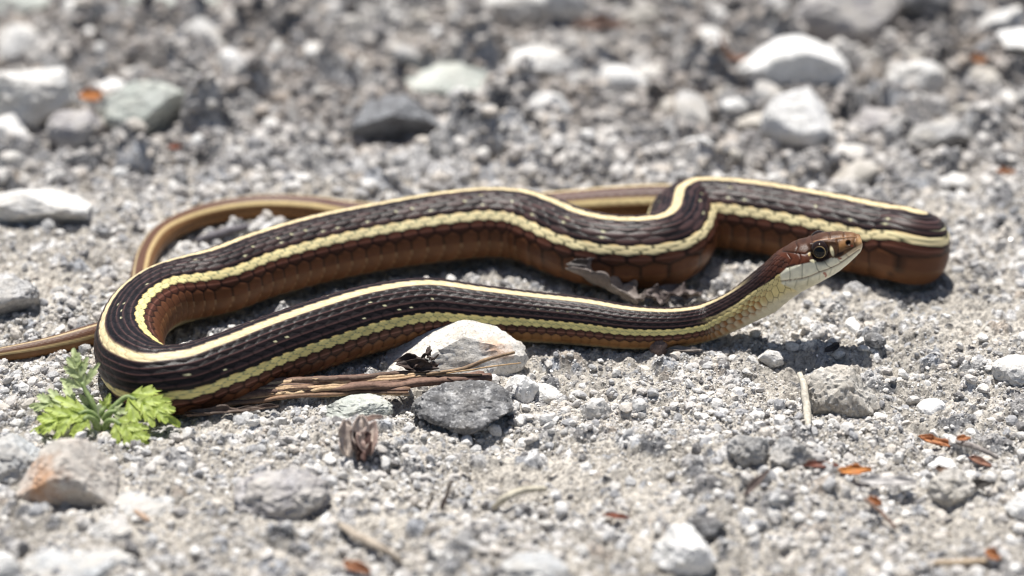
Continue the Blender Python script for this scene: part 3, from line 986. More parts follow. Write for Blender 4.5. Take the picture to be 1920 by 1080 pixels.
H = 0.0030 * fbm(P3(22), 3, 60)
H += 0.0035 * np.exp(-(((GX - 0.115) / 0.03) ** 2 + ((GY + 0.03) / 0.022) ** 2))
H += 0.0028 * np.exp(-(((GX + 0.06) / 0.035) ** 2 + ((GY + 0.062) / 0.016) ** 2))
H += 0.006 * sstep(0.06, 0.2, GY) * vnoise(P3(30, 3.0), 61)
H *= sstep(-0.002, 0.018, clear)
rug = fbm(P3(150), 5, 63, 0.6)
H += 0.00105 * rug * (0.4 + 0.6 * sstep(-0.004, 0.004, clear))
crumb = np.abs(vnoise(P3(420), 66)) + 0.6 * np.abs(vnoise(P3(900), 67))
H += 0.0011 * (crumb - 0.5)
H -= 0.0010 * np.exp(-(vnoise(P3(190, 8.0), 68) / 0.07) ** 2)
H *= fade
H -= 0.0012 * (1 - sstep(-0.006, 0.0, clear))
TONE = np.full(GX.shape + (3,), 1.0)
TN = np.array([(0.30, 0.29, 0.285), (0.42, 0.41, 0.40), (0.52, 0.51, 0.50), (0.66, 0.65, 0.64), (0.16, 0.16, 0.165), (0.34, 0.35, 0.37), (0.40, 0.35, 0.30), (0.07, 0.07, 0.075)])
TONE[:] = (0.0, 0.0, 0.0)
TW = np.zeros(GX.shape)
# half-buried stones pressed into the soil, raising the sheet itself
x0c, y0c = np.searchsorted(gx, -0.1899), np.searchsorted(gy, -0.1499)
rb = np.random.default_rng(5)
for q_i in range(10200):
    bx, by = rb.uniform(-0.18, 0.18), rb.uniform(-0.145, 0.24)
    br = 0.0008 * rb.pareto(2.2) + 0.0009
    if q_i > 9000:
        by = rb.uniform(0.07, 0.24); br = rb.uniform(0.002, 0.0062)
    if by > 0.055: br *= 1.3
    br = min(br, 0.0075)
    if by < 0.03:
        if rb.random() < 0.40: continue
        br = min(br, 0.0036)
    el = rb.uniform(0.6, 1.0); an = rb.uniform(0, math.pi)
    i0, i1 = np.searchsorted(gx, [bx - br, bx + br]); j0, j1 = np.searchsorted(gy, [by - br, by + br])
    if i1 - i0 < 2 or j1 - j0 < 2: continue
    if np.min(np.hypot(HX[:, 0] - bx, HX[:, 1] - by) - HX[:, 2]) < br * 0.2: continue
    dx = GX[j0:j1, i0:i1] - bx; dy = GY[j0:j1, i0:i1] - by
    a = dx * math.cos(an) + dy * math.sin(an); b_ = (-dx * math.sin(an) + dy * math.cos(an)) / el
    m_ = np.maximum(np.abs(a) * 0.9 + np.abs(b_) * 0.45, np.abs(b_) * 0.95 + np.abs(a) * 0.25)
    prof = np.clip(1 - (m_ / br) ** 2.4, 0, 1) ** 0.6
    prof *= sstep(0.0, 0.003, clear[j0:j1, i0:i1])
    tw_ = sstep(0.25, 0.55, prof)
    tn = TN[rb.choice(8, p=[0.15, 0.17, 0.15, 0.12, 0.16, 0.13, 0.05, 0.07])] * rb.uniform(0.85, 1.15)
    TONE[j0:j1, i0:i1] = TONE[j0:j1, i0:i1] * (1 - tw_[..., None]) + tn * tw_[..., None]
    TW[j0:j1, i0:i1] = np.maximum(TW[j0:j1, i0:i1], tw_)
    tilt = 1 + 0.35 * (dx * rb.uniform(-1, 1) + dy * rb.uniform(-1, 1)) / br
    H[j0:j1, i0:i1] += prof * br * rb.uniform(0.25, 0.6) * tilt
GV = np.stack([GX.ravel(), GY.ravel(), H.ravel()], 1)
soil = np.array((0.43, 0.40, 0.355)) * (1 + 0.18 * fbm(P3(70), 3, 91))[..., None]
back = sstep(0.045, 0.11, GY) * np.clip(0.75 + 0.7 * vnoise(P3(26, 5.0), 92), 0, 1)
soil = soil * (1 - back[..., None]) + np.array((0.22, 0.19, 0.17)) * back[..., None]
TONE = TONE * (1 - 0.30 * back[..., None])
gcol = soil * (1 - TW[..., None]) + TONE * TW[..., None]
gme = mesh_np('ground', GV, grid_faces(len(gy), len(gx)), False, np.clip(gcol, 0.02, 0.8).reshape(-1, 3))
ground = link('ground', gme, M_GROUND)
tag(ground, kind='structure')
print('ground verts', len(GV))


def gz(x, y):
    x = np.atleast_1d(x); y = np.atleast_1d(y)
    i = np.clip(np.searchsorted(gx, x) - 1, 0, len(gx) - 2)
    j = np.clip(np.searchsorted(gy, y) - 1, 0, len(gy) - 2)
    fx = (x - gx[i]) / (gx[i + 1] - gx[i]); fy = (y - gy[j]) / (gy[j + 1] - gy[j])
    return (H[j, i] * (1 - fx) * (1 - fy) + H[j, i + 1] * fx * (1 - fy) + H[j + 1, i] * (1 - fx) * fy + H[j + 1, i + 1] * fx * fy)


# settle the big stones on the real relief of the soil
for o, cx, cy, h in HERO_OBJ:
    p = np.array(o.location)
    for _ in range(4):
        p = ground_pt(cx, cy, h + float(gz(p[0], p[1])[0]))
    o.location = p


def on_soil(px, py, h):
    p = ground_pt(px, py, h)
    for _ in range(3):
        p = ground_pt(px, py, h + float(gz(p[0], p[1])[0]))
    return p


# pebbles as individuals: a few shapes shared by many, each stone its own object
PEB = []
for s in range(14):
    W, Fs = stone_shape(200 + s, 3, 9, 0.10, hard=0.60)
    W = W * np.array([1.0, 0.62 + 0.3 * ((s * 37) % 10) / 10, 0.45 + 0.35 * ((s * 53) % 10) / 10])
    PEB.append((W, Fs))
KINDS = [('pale', M_PALE, 'small pale grey pebble lying loose in the gravel', 'small pale grey pebbles in the gravel', 0.31),
         ('mid', M_GREY, 'small mid grey rough pebble lying loose in the gravel', 'small mid grey pebbles in the gravel', 0.34),
         ('tan', M_TAN, 'small tan dusty pebble lying loose in the gravel', 'small tan pebbles in the gravel', 0.14),
         ('white', M_WHITE, 'small bright white pebble lying loose in the gravel', 'small bright white pebbles in the gravel', 0.08),
         ('dark', M_DARK, 'small blackish pebble lying loose in the gravel', 'small blackish pebbles in the gravel', 0.13)]
PMESH = {}
for kname, mat, *_ in KINDS:
    for s, (W, Fs) in enumerate(PEB):
        me_ = mesh_np('pebble', W, Fs, True)
        me_.set_sharp_from_angle(angle=math.radians(32))
        me_.materials.append(mat)
        PMESH[kname, s] = me_
rp = np.random.default_rng(77)
placed = []
PEBS = []
tries = 0
while len(placed) < 290 and tries < 20000:
    tries += 1
    px = rp.uniform(-40, 1960)
    py = rp.uniform(-20, 360) if rp.random() < 0.68 else rp.uniform(360, 1090)
    p = ground_pt(px, py, 0)
    z = depth_of(p)
    if py < 360: rpx = min(56, 16 * (1 + rp.pareto(2.0)))
    else: rpx = min(26, 8 * (1 + rp.pareto(2.8)))
    if 250 < py < 360 and 350 < px < 1500: rpx = min(rpx, 16)
    r = rpx * z / FPX
    if snake_clear(np.array([[p[0], p[1]]]))[0] < r * 0.9: continue
    if np.min(np.hypot(HX[:, 0] - p[0], HX[:, 1] - p[1]) - HX[:, 2]) < r * 0.8: continue
    if placed and min(math.hypot(q_[0] - p[0], q_[1] - p[1]) - q_[2] - r for q_ in placed) < -0.2 * r: continue
    placed.append((p[0], p[1], r))
    u = rp.random(); acc = 0
    for kname, mat, lab, grp, pr in KINDS:
        acc += pr
        if u < acc: break
    s = int(rp.integers(len(PEB)))
    o = bpy.data.objects.new('pebble', PMESH[kname, s])
    COL.objects.link(o)
    zc = PEB[s][0][:, 2].max()
    o.scale = (r, r * rp.uniform(0.8, 1.1), r * rp.uniform(0.8, 1.1))
    o.rotation_euler = (rp.normal(0, 0.2), rp.normal(0, 0.2), rp.uniform(0, 6.28))
    o.location = (p[0], p[1], float(gz(p[0], p[1])[0]) + 0.35 * zc * r)
    PEBS.append((o, kname, grp, p[0], p[1], r))

# each pebble is told apart by the bigger stone it lies nearest to
WORD = {'pale': 'pale grey', 'mid': 'mid grey', 'tan': 'dusty tan', 'white': 'bright white', 'dark': 'blackish'}
cells = {}
for rec in PEBS:
    o, kname, grp, x_, y_, r_ = rec
    dist_ = np.hypot(HX[:, 0] - x_, HX[:, 1] - y_)
    j = int(np.argmin(dist_))
    ddx, ddy = x_ - HX[j, 0], y_ - HX[j, 1]
    side = ('right of' if ddx > 0 else 'left of') if abs(ddx) > abs(ddy) else ('behind' if ddy > 0 else 'in front of')
    cells.setdefault((kname, j, side), []).append((dist_[j], rec))
ORD = ['nearest', 'second nearest', 'third nearest', 'fourth nearest', 'fifth nearest', 'sixth nearest', 'seventh nearest', 'eighth nearest']
for (kname, j, side), lst in cells.items():
    lst.sort(key=lambda a_: a_[0])
    for n_, (d_, rec) in enumerate(lst):
        pre = 'small ' + WORD[kname] + ' pebble' if len(lst) == 1 else ORD[min(n_, 7)] + ' ' + WORD[kname] + ' pebble'
        tag(rec[0], pre + ' ' + side + ' the ' + SHORT[j], 'pebble', rec[2])
print('pebbles', len(placed))

# grains too many to count: one object scattering small stones over the soil
grain_col = bpy.data.collections.new('grain_shapes')
for s in range(10):
    W, Fs = stone_shape(400 + s, 2, 8, 0.12, hard=0.62)
    W = W * np.array([1.0, 0.7 + 0.04 * (s % 6), 0.5 + 0.05 * (s % 7)])
    me_ = mesh_np('grain', W, Fs, False)
    me_.materials.append(M_GRAIN)
    o = bpy.data.objects.new('grain', me_)
    grain_col.objects.link(o)
NG = 380000
rg = np.random.default_rng(99)
# more grains near, where the lens is sharp
gxp = rg.uniform(-0.175, 0.175, NG)
gyp = np.where(rg.random(NG) < 0.74, rg.uniform(-0.14, 0.05, NG), rg.uniform(0.05, 0.25, NG))
gr = 0.00013 + 0.00010 * rg.pareto(1.75, NG)
gr = np.where(gyp > 0.05, gr * 2.3, gr)
gr = np.minimum(gr, np.where(gyp > 0.05, 0.0024, 0.0016))
patch = vnoise(np.stack([gxp * 45, gyp * 45, 0 * gxp], 1), 71)
keep = rg.random(NG) < 0.60 + 0.75 * patch + 0.3 * (gyp > 0.05)
clr = snake_clear(np.stack([gxp, gyp], 1))
keep &= clr > -0.0022
keep &= ~((clr < gr * 1.2) & (gr > 0.0007))
gxp, gyp, gr = gxp[keep], gyp[keep], gr[keep]
gzp = gz(gxp, gyp) + gr * rg.uniform(-0.15, 0.35, len(gr))
NG = len(gr)
gm = bpy.data.meshes.new('gravel')
gm.vertices.add(NG)
gm.vertices.foreach_set('co', np.stack([gxp, gyp, gzp], 1).astype(np.float32).ravel())
a = gm.attributes.new('size', 'FLOAT', 'POINT'); a.data.foreach_set('value', gr.astype(np.float32))
a = gm.attributes.new('turn', 'FLOAT_VECTOR', 'POINT')
a.data.foreach_set('vector', np.stack([rg.normal(0, 0.5, NG), rg.normal(0, 0.5, NG), rg.uniform(0, 6.28, NG)], 1).astype(np.float32).ravel())
a = gm.attributes.new('shape', 'INT', 'POINT'); a.data.foreach_set('value', rg.integers(0, 10, NG).astype(np.int32))
gravel = link('gravel', gm, M_GRAIN)
tag(gravel, 'fine grey and white grit covering the ground', 'gravel', kind='stuff')
ng = bpy.data.node_groups.new('scatter_grains', 'GeometryNodeTree')
ng.interface.new_socket('Geometry', in_out='INPUT', socket_type='NodeSocketGeometry')
ng.interface.new_socket('Geometry', in_out='OUTPUT', socket_type='NodeSocketGeometry')
gi = ng.nodes.new('NodeGroupInput'); go = ng.nodes.new('NodeGroupOutput')
ci = ng.nodes.new('GeometryNodeCollectionInfo')
ci.inputs['Collection'].default_value = grain_col
ci.inputs['Separate Children'].default_value = True
ci.inputs['Reset Children'].default_value = True
iop = ng.nodes.new('GeometryNodeInstanceOnPoints')
iop.inputs['Pick Instance'].default_value = True


def named(nm, typ):
    n = ng.nodes.new('GeometryNodeInputNamedAttribute')
    n.data_type = typ
    n.inputs[0].default_value = nm
    return n.outputs[0]


m2p = ng.nodes.new('GeometryNodeMeshToPoints')
ng.links.new(gi.outputs[0], m2p.inputs['Mesh'])
ng.links.new(m2p.outputs[0], iop.inputs['Points'])
ng.links.new(ci.outputs[0], iop.inputs['Instance'])
ng.links.new(named('shape', 'INT'), iop.inputs['Instance Index'])
e2r = ng.nodes.new('FunctionNodeEulerToRotation')
ng.links.new(named('turn', 'FLOAT_VECTOR'), e2r.inputs[0])
ng.links.new(e2r.outputs[0], iop.inputs['Rotation'])
ng.links.new(named('size', 'FLOAT'), iop.inputs['Scale'])
ng.links.new(iop.outputs[0], go.inputs[0])
md = gravel.modifiers.new('scatter', 'NODES')
md.node_group = ng
print('grains', NG)

# mica flakes that glint in the sun
NM = 1300
mx = rg.uniform(-0.17, 0.17, NM); my = rg.uniform(-0.14, 0.23, NM)
ok = snake_clear(np.stack([mx, my], 1)) > 0.001
mx, my = mx[ok], my[ok]
mz = gz(mx, my) + 0.0009
Vm, Fm = [], []
for i in range(len(mx)):
    n = rg.normal(size=3) * 0.5 + np.array([0, 0, 1.0])
    n /= np.linalg.norm(n)
    a1 = np.cross(n, [1, 0.3, 0]); a1 /= np.linalg.norm(a1); a2 = np.cross(n, a1)
    s = rg.uniform(0.00018, 0.00045)
    c = np.array([mx[i], my[i], mz[i]])
    k = len(Vm)
    top = [c + a1 * s * math.cos(t_) + a2 * s * 0.8 * math.sin(t_) + n * 0.00005 for t_ in (0, 1.2, 2.3, 3.5, 4.9)]
    bot = [v_ - n * 0.0001 for v_ in top]
    Vm += top + bot
    Fm += [(k, k + 1, k + 2), (k, k + 2, k + 3), (k, k + 3, k + 4)]
    for j in range(5):
        j2 = (j + 1) % 5
        Fm += [(k + j, k + 5 + j, k + 5 + j2), (k + j, k + 5 + j2, k + j2)]
M_MICA, t_, b_ = new_mat('mica')
b_.inputs['Base Color'].default_value = (0.75, 0.74, 0.72, 1)
b_.inputs['Roughness'].default_value = 0.16
b_.inputs['Specular IOR Level'].default_value = 1.0
b_.inputs['Metallic'].default_value = 0.6
mica = link('mica_flakes', mesh_np('mica_flakes', np.array(Vm), np.array(Fm), False), M_MICA)
tag(mica, 'tiny glinting mica flakes scattered over the gravel', 'mica', kind='stuff')

# ------------------------------------------------------------------ dry plant litter
M_LITTER = col_mat('dry_litter', rough=0.7, spec=0.3, bump=0.5, bscale=1800, var=0.35, vscale=1100)
M_LITTER_T = col_mat('dry_leaf', rough=0.6, spec=0.35, bump=0.4, bscale=1500, transl=0.25, var=0.3, vscale=900)


def tube(path, rad, nseg=7, seed=0, rough_=0.25, col=(0.3, 0.2, 0.12), col2=None, flat=1.0):
    path = np.asarray(path, float)
    n = len(path)
    Tt = np.gradient(path, axis=0); Tt /= np.linalg.norm(Tt, axis=1)[:, None]
    U = np.array([0, 0.2, 1.0])
    S1 = np.cross(Tt, U); S1 /= np.linalg.norm(S1, axis=1)[:, None]
    S2 = np.cross(S1, Tt)
    r = np.random.default_rng(seed)
    a = np.linspace(0, 2 * math.pi, nseg, endpoint=False)
    jit = 1 + rough_ * r.uniform(-1, 1, (n, nseg)) * 0.5 + rough_ * r.uniform(-1, 1, (1, nseg))
    rad = np.broadcast_to(np.asarray(rad, float), (n,))
    Vv = path[:, None] + (S1[:, None] * np.cos(a)[None, :, None] + S2[:, None] * (np.sin(a) * flat)[None, :, None]) * (rad[:, None] * jit)[..., None]
    F_ = grid_faces(n, nseg, True)
    Vv = Vv.reshape(-1, 3)
    k = len(Vv)
    Vv = np.vstack([Vv, path[0], path[-1]])
    c1 = np.array([[i, (i + 1) % nseg, k, k] for i in range(0)]) if False else None
    cc_ = np.broadcast_to(np.array(col, float), (n, nseg, 3)).copy()
    if col2 is not None:
        f = np.clip(0.5 + 0.5 * vnoise(np.stack([np.repeat(np.linspace(0, 9, n)[:, None], nseg, 1), np.repeat(np.arange(nseg)[None] * 1.7, n, 0), np.zeros((n, nseg))], -1), seed), 0, 1)
        cc_ = cc_ * (1 - f[..., None]) + np.array(col2) * f[..., None]
    cc_ = np.vstack([cc_.reshape(-1, 3), [col], [col]])
    quads = [tuple(x) for x in F_]
    tris = [(i, k, (i + 1) % nseg) for i in range(nseg)] + [((n - 1) * nseg + i, (n - 1) * nseg + (i + 1) % nseg, k + 1) for i in range(nseg)]
    return Vv, quads, tris, cc_


def poly_obj(name, parts, mat, parent=None, origin=(0, 0, 0), smooth=True):
    Vv, Fq, cols = [], [], []
    off = 0
    for v_, qd, tr, c_ in parts:
        Vv.append(v_); cols.append(c_)
        Fq += [tuple(i + off for i in f) for f in qd] + [tuple(i + off for i in f) for f in tr]
        off += len(v_)
    Vv = np.vstack(Vv) - np.asarray(origin)
    me_ = bpy.data.meshes.new(name)
    me_.from_pydata(Vv.tolist(), [], Fq)
    me_.polygons.foreach_set('use_smooth', np.full(len(Fq), smooth, bool))
    at = me_.color_attributes.new('col', 'FLOAT_COLOR', 'POINT')
    c4 = np.ones((len(Vv), 4), np.float32); c4[:, :3] = np.vstack(cols)
    at.data.foreach_set('color', c4.ravel())
    me_.update()
    return link(name, me_, mat, parent)


def curve_pts(pts, n=28, wob=0.0, seed=0):
    pts = np.asarray(pts, float)
    kk = np.concatenate([[0], np.cumsum(np.linalg.norm(np.diff(pts, axis=0), axis=1))])
    qq = np.linspace(0, kk[-1], n)
    out = spline(kk, pts, qq)
    if wob:
        s_ = np.linspace(0, 6, n)
        for ax in range(3):
            out[:, ax] += wob * vnoise(np.stack([s_, np.full(n, seed * 1.3), np.full(n, ax * 5.0)], 1), seed)
    return out


# split twig in front of the coil
tw0 = ground_pt(330, 762, 0.002)
twig = bpy.data.objects.new('split_twig', None); COL.objects.link(twig); twig.location = tw0
tag(twig, 'weathered brown split twig with frayed fibres lying along the front of the snake', 'twig')
rt = np.random.default_rng(12)
SPL = []
for i in range(19):
    f = i / 18
    SPL.append(([(318 + 40 * rt.random(), 772 - 30 * f, 0.0012 + 0.0020 * f), (480, 752 - 34 * f, 0.0014 + 0.0022 * f),
                 (640 + 20 * rt.random(), 738 - 28 * f, 0.0016 + 0.0022 * f), (760 + (150 * rt.random() if f > 0.4 else 10 * rt.random()), (738 if f < 0.3 else 722) - 22 * f, 0.0018 + 0.0022 * f)],
                rt.uniform(0.00045, 0.0010)))
SPL += [([(560, 738, 0.002), (700, 724, 0.003), (820, 712, 0.0034), (918, 706, 0.0030)], 0.0013),
        ([(600, 730, 0.002), (720, 716, 0.003), (830, 706, 0.0034), (905, 700, 0.0030)], 0.0011)]
TW_COL = [((0.15, 0.09, 0.06), (0.27, 0.165, 0.10)), ((0.44, 0.30, 0.17), (0.58, 0.43, 0.27)), ((0.10, 0.065, 0.05), (0.20, 0.13, 0.09)),
          ((0.20, 0.12, 0.085), (0.12, 0.07, 0.055)), ((0.46, 0.32, 0.19), (0.26, 0.16, 0.095))]
for i, (pts, rad) in enumerate(SPL):
    path = curve_pts([ground_pt(*p_) for p_ in pts], 36, 0.0005, i + 3)
    tt = np.linspace(0, 1, 36)
    radv = rad * (0.35 + 0.65 * np.sin(math.pi * np.clip(tt * 0.92 + 0.06, 0, 1)) ** 0.5)
    if i >= 19: radv = rad * (0.25 + 0.75 * sstep(0, 0.35, tt))
    c1_, c2_ = TW_COL[i % 5] if i < 19 else TW_COL[3]
    poly_obj('splinter', [tube(path, radv, 7, i, 0.35, c1_, c2_, 0.8)], M_LITTER, twig, tw0)
# straws
for lab, pts, rad, c1_, c2_ in [
        ('thin dark straw lying across the lower face of the cream stone', [(800, 702, 0.0045), (870, 690, 0.0055), (920, 672, 0.0075), (966, 660, 0.0085)], 0.00045, (0.12, 0.08, 0.06), (0.38, 0.26, 0.15)),
        ('hair thin tan straw below the dark straw on the cream stone', [(838, 700, 0.005), (900, 690, 0.0068), (978, 680, 0.0072)], 0.00016, (0.45, 0.30, 0.16), None),
        ('pale dried stem standing against the left of the tan stone', [(1516, 800, 0.0012), (1512, 760, 0.003), (1508, 724, 0.0052), (1500, 700, 0.0065)], 0.0008, (0.50, 0.46, 0.38), (0.40, 0.37, 0.32)),
        ('curved pale dried stem in the lower middle gravel', [(926, 952, 0.001), (952, 930, 0.003), (988, 918, 0.0032), (1024, 916, 0.0016)], 0.00075, (0.52, 0.48, 0.38), (0.42, 0.38, 0.30)),
        ('brown grey twig lying diagonally along the bottom at left of centre', [(640, 985, 0.0015), (680, 1010, 0.002), (720, 1030, 0.0022), (752, 1052, 0.001)], 0.0009, (0.30, 0.25, 0.20), (0.42, 0.36, 0.29)),
        ('tan blade of dead grass flat on the bottom right', [(1752, 1056, 0.001), (1800, 1054, 0.0018), (1860, 1052, 0.001)], 0.0007, (0.50, 0.40, 0.28), (0.35, 0.26, 0.18)),
        ('thin dark twig slanting down right of the grey curled leaf', [(1622, 936, 0.002), (1650, 958, 0.0024), (1680, 990, 0.0012)], 0.0004, (0.12, 0.08, 0.06), (0.20, 0.13, 0.10)),
        ('dark grey twig at the far right below the orange flakes', [(1790, 828, 0.002), (1830, 838, 0.003), (1872, 858, 0.0015)], 0.0006, (0.16, 0.14, 0.13), (0.30, 0.27, 0.25)),
        ('short reddish stick near the long blue grey stone', [(254, 958, 0.0035), (280, 976, 0.003)], 0.0006, (0.42, 0.30, 0.22), None),
        ('grey stick in the shade inside the tail loop', [(370, 452, 0.001), (420, 436, 0.0018), (470, 424, 0.0015)], 0.0011, (0.10, 0.09, 0.10), (0.16, 0.15, 0.16))]:
    P_ = [ground_pt(*p_) if 'cream stone' in lab else on_soil(*p_) for p_ in pts]
    o = poly_obj('straw' if 'straw' in lab else 'stick', [tube(curve_pts(P_, 24, 0.0002, 5), rad * (0.6 + 0.4 * np.sin(np.linspace(0.3, 2.9, 24))), 8, 3, 0.25, c1_, c2_)], M_LITTER, None, P_[0])
    o.location = P_[0]
    tag(o, lab, 'straw' if 'straw' in lab else 'twig')


def curled(length, width, curl, bend=0.0, twist=0.0, seed=0, nu=30, nv=15, wave=0.12, tip=0.8, col=(0.3, 0.2, 0.12), col2=(0.2, 0.12, 0.08), lobes=0):
    u = np.linspace(0, 1, nu)[:, None]
    v = np.linspace(-1, 1, nv)[None, :]
    wd = width * np.sin(math.pi * np.clip(u ** tip * 0.94 + 0.03, 0, 1)) ** 0.7
    if lobes: wd = wd * (0.75 + 0.25 * np.abs(np.sin(u * math.pi * lobes)))
    nz_ = vnoise(np.stack([u * 4 + 0 * v, v * 2.5 + 0 * u, np.full((nu, nv), seed * 2.7)], -1), seed)
    ang = v * curl * (0.8 + 0.4 * nz_) + twist * u
    rr_ = wd / max(abs(curl), 0.2)
    y = rr_ * np.sin(ang)
    z = rr_ * (1 - np.cos(ang)) + wave * width * nz_ + bend * length * (u - 0.5) ** 2 * 4 + 0.10 * width * np.exp(-(v / 0.15) ** 2) * -1
    x = length * (u - 0.5) + wave * length * 0.35 * nz_
    Vv = np.stack([x + 0 * v, y, z], -1).reshape(-1, 3)
    f = np.clip(0.5 + 0.6 * nz_ + 0.3 * np.abs(v), 0, 1)
    rib = np.exp(-(v / 0.12) ** 2) * 0.25
    c_ = np.array(col) * (1 - f[..., None]) + np.array(col2) * f[..., None]
    c_ = c_ * (1 + rib[..., None])
    return Vv, grid_faces(nu, nv), c_.reshape(-1, 3)


def leaf_bit(name, label, cat, px, py, h, length, width, curl, rot, col, col2, seed=0, parent=None, thick=0.00016, mat=None, **kw):
    p = on_soil(px, py, h) if parent is None else ground_pt(px, py, h)
    s = depth_of(p) / FPX
    Vv, Fq, c_ = curled(length * s, width * s, curl, seed=seed, col=col, col2=col2, **kw)
    me_ = mesh_np(name, Vv, Fq, True, c_)
    o = link(name, me_, mat or M_LITTER_T, parent)
    R3 = Euler(rot).to_matrix().to_4x4()
    if parent is None: o.location = p
    else: o.location = Vector(p) - parent.location
    o.rotation_euler = rot
    sm = o.modifiers.new('thickness', 'SOLIDIFY'); sm.thickness = thick
    if parent is None: tag(o, label, cat)
    return o


GREYL = ((0.50, 0.45, 0.40), (0.24, 0.20, 0.18))
BRN = ((0.26, 0.17, 0.12), (0.10, 0.065, 0.05))
ORG = ((0.52, 0.23, 0.085), (0.32, 0.12, 0.05))
# curled dead leaf between the strands
dl = bpy.data.objects.new('dead_leaf', None); COL.objects.link(dl); dl.location = ground_pt(1130, 550, 0.001)
tag(dl, 'curled grey brown dead leaf lying between the two strands of the snake', 'leaf')
leaf_bit('leaf_lobe', '', '', 1122, 530, 0.0050, 128, 46, 2.0, (0.15, 0.42, -0.2), *GREYL, seed=3, parent=dl, wave=0.10)
leaf_bit('leaf_lobe', '', '', 1152, 545, 0.0036, 104, 40, 1.7, (-0.2, 0.30, -0.45), *GREYL, seed=4, parent=dl, wave=0.13)
leaf_bit('leaf_lobe', '', '', 1094, 514, 0.0066, 70, 34, 2.4, (0.3, 0.75, 0.1), (0.36, 0.33, 0.30), (0.10, 0.085, 0.08), seed=5, parent=dl, wave=0.2)
leaf_bit('leaf_lobe', '', '', 1178, 552, 0.0026, 64, 28, 1.2, (0.2, 0.15, -0.5), *GREYL, seed=6, parent=dl, wave=0.25)
db = bpy.data.objects.new('dead_leaf', None); COL.objects.link(db); db.location = ground_pt(1260, 560, 0.001)
tag(db, 'crumbled brown leaf scraps right of the curled dead leaf', 'leaf')
for i, (x_, y_, l_, w_, rz) in enumerate([(1228, 556, 46, 16, 0.2), (1262, 550, 56, 15, -0.3), (1296, 552, 46, 18, 0.5), (1246, 566, 36, 12, 1.2)]):
    leaf_bit('leaf_scrap', '', '', x_, y_, 0.0024, l_, w_ * 1.5, 1.2, (0.3 - 0.2 * i, 0.3, rz), (0.34, 0.29, 0.26), (0.11, 0.085, 0.08), seed=20 + i, parent=db, wave=0.25)
# dried bud in front
bd = bpy.data.objects.new('dry_bud', None); COL.objects.link(bd); bd.location = ground_pt(672, 850, 0.001)
tag(bd, 'dried brown and cream leafy bud standing below the flat green stone', 'bud')
for i, (x_, y_, hh_, l_, w_, rot, cp) in enumerate([
        (650, 822, 0.004, 66, 32, (0.2, -1.0, 1.7), ((0.80, 0.72, 0.64), (0.60, 0.50, 0.43))), (676, 814, 0.0046, 70, 28, (0.1, -1.0, 1.55), ((0.82, 0.75, 0.68), (0.62, 0.52, 0.45))),
        (697, 822, 0.0042, 64, 32, (-0.2, -0.95, 1.3), ((0.78, 0.70, 0.62), (0.40, 0.28, 0.24))), (664, 836, 0.003, 56, 24, (0.5, -1.0, 2.1), ((0.20, 0.13, 0.11), (0.07, 0.045, 0.04))),
        (688, 838, 0.003, 54, 24, (-0.5, -0.9, 1.2), ((0.22, 0.13, 0.11), (0.07, 0.04, 0.035))), (690, 788, 0.0062, 56, 15, (0.3, -0.2, 0.1), ((0.22, 0.13, 0.11), (0.40, 0.32, 0.27)))]):
    leaf_bit('bud_scale', '', '', x_, y_, hh_, l_, w_, 1.4, rot, cp[0], cp[1], seed=30 + i, parent=bd, wave=0.15)
# crumb on the cream stone
cb = bpy.data.objects.new('bark_crumb', None); COL.objects.link(cb); cb.location = ground_pt(786, 690, 0.003)
tag(cb, 'dark brown flaky bark crumb lying on the left slope of the cream stone', 'bark')
for i, (x_, y_, l_, w_, rot) in enumerate([(770, 680, 56, 17, (0.6, 0.1, 0.2)), (790, 676, 60, 18, (-0.4, -0.3, 0.9)), (808, 674, 54, 16, (0.3, 0.5, 1.6)),
                                          (786, 688, 66, 18, (0.9, 0.0, -0.2)), (800, 686, 46, 16, (-0.9, 0.2, 0.4)), (764, 688, 40, 12, (0.2, 0.4, 0.1))]):
    leaf_bit('bark_flake', '', '', x_, y_, 0.0055, l_, w_, 1.3, rot, (0.15, 0.10, 0.08), (0.05, 0.035, 0.03), seed=40 + i, parent=cb, wave=0.35)
# fibres crumbling in front of the twig at left
for i, (lab, x_, y_, l_, w_, rot) in enumerate([
        ('ragged brown bark strip under the left end of the split twig', 410, 772, 110, 12, (0.4, 0.05, 0.12)),
        ('small curled bark strip near the seedling under the twig', 372, 778, 60, 10, (-0.3, 0.1, 0.3)),
        ('dusty bark strip below the middle of the split twig', 478, 768, 90, 10, (0.2, -0.05, 0.2))]):
    leaf_bit('bark_strip', lab, 'bark', x_, y_, 0.0016, l_, w_, 1.4, rot, (0.24, 0.17, 0.13), (0.10, 0.07, 0.055), seed=50 + i, wave=0.3)
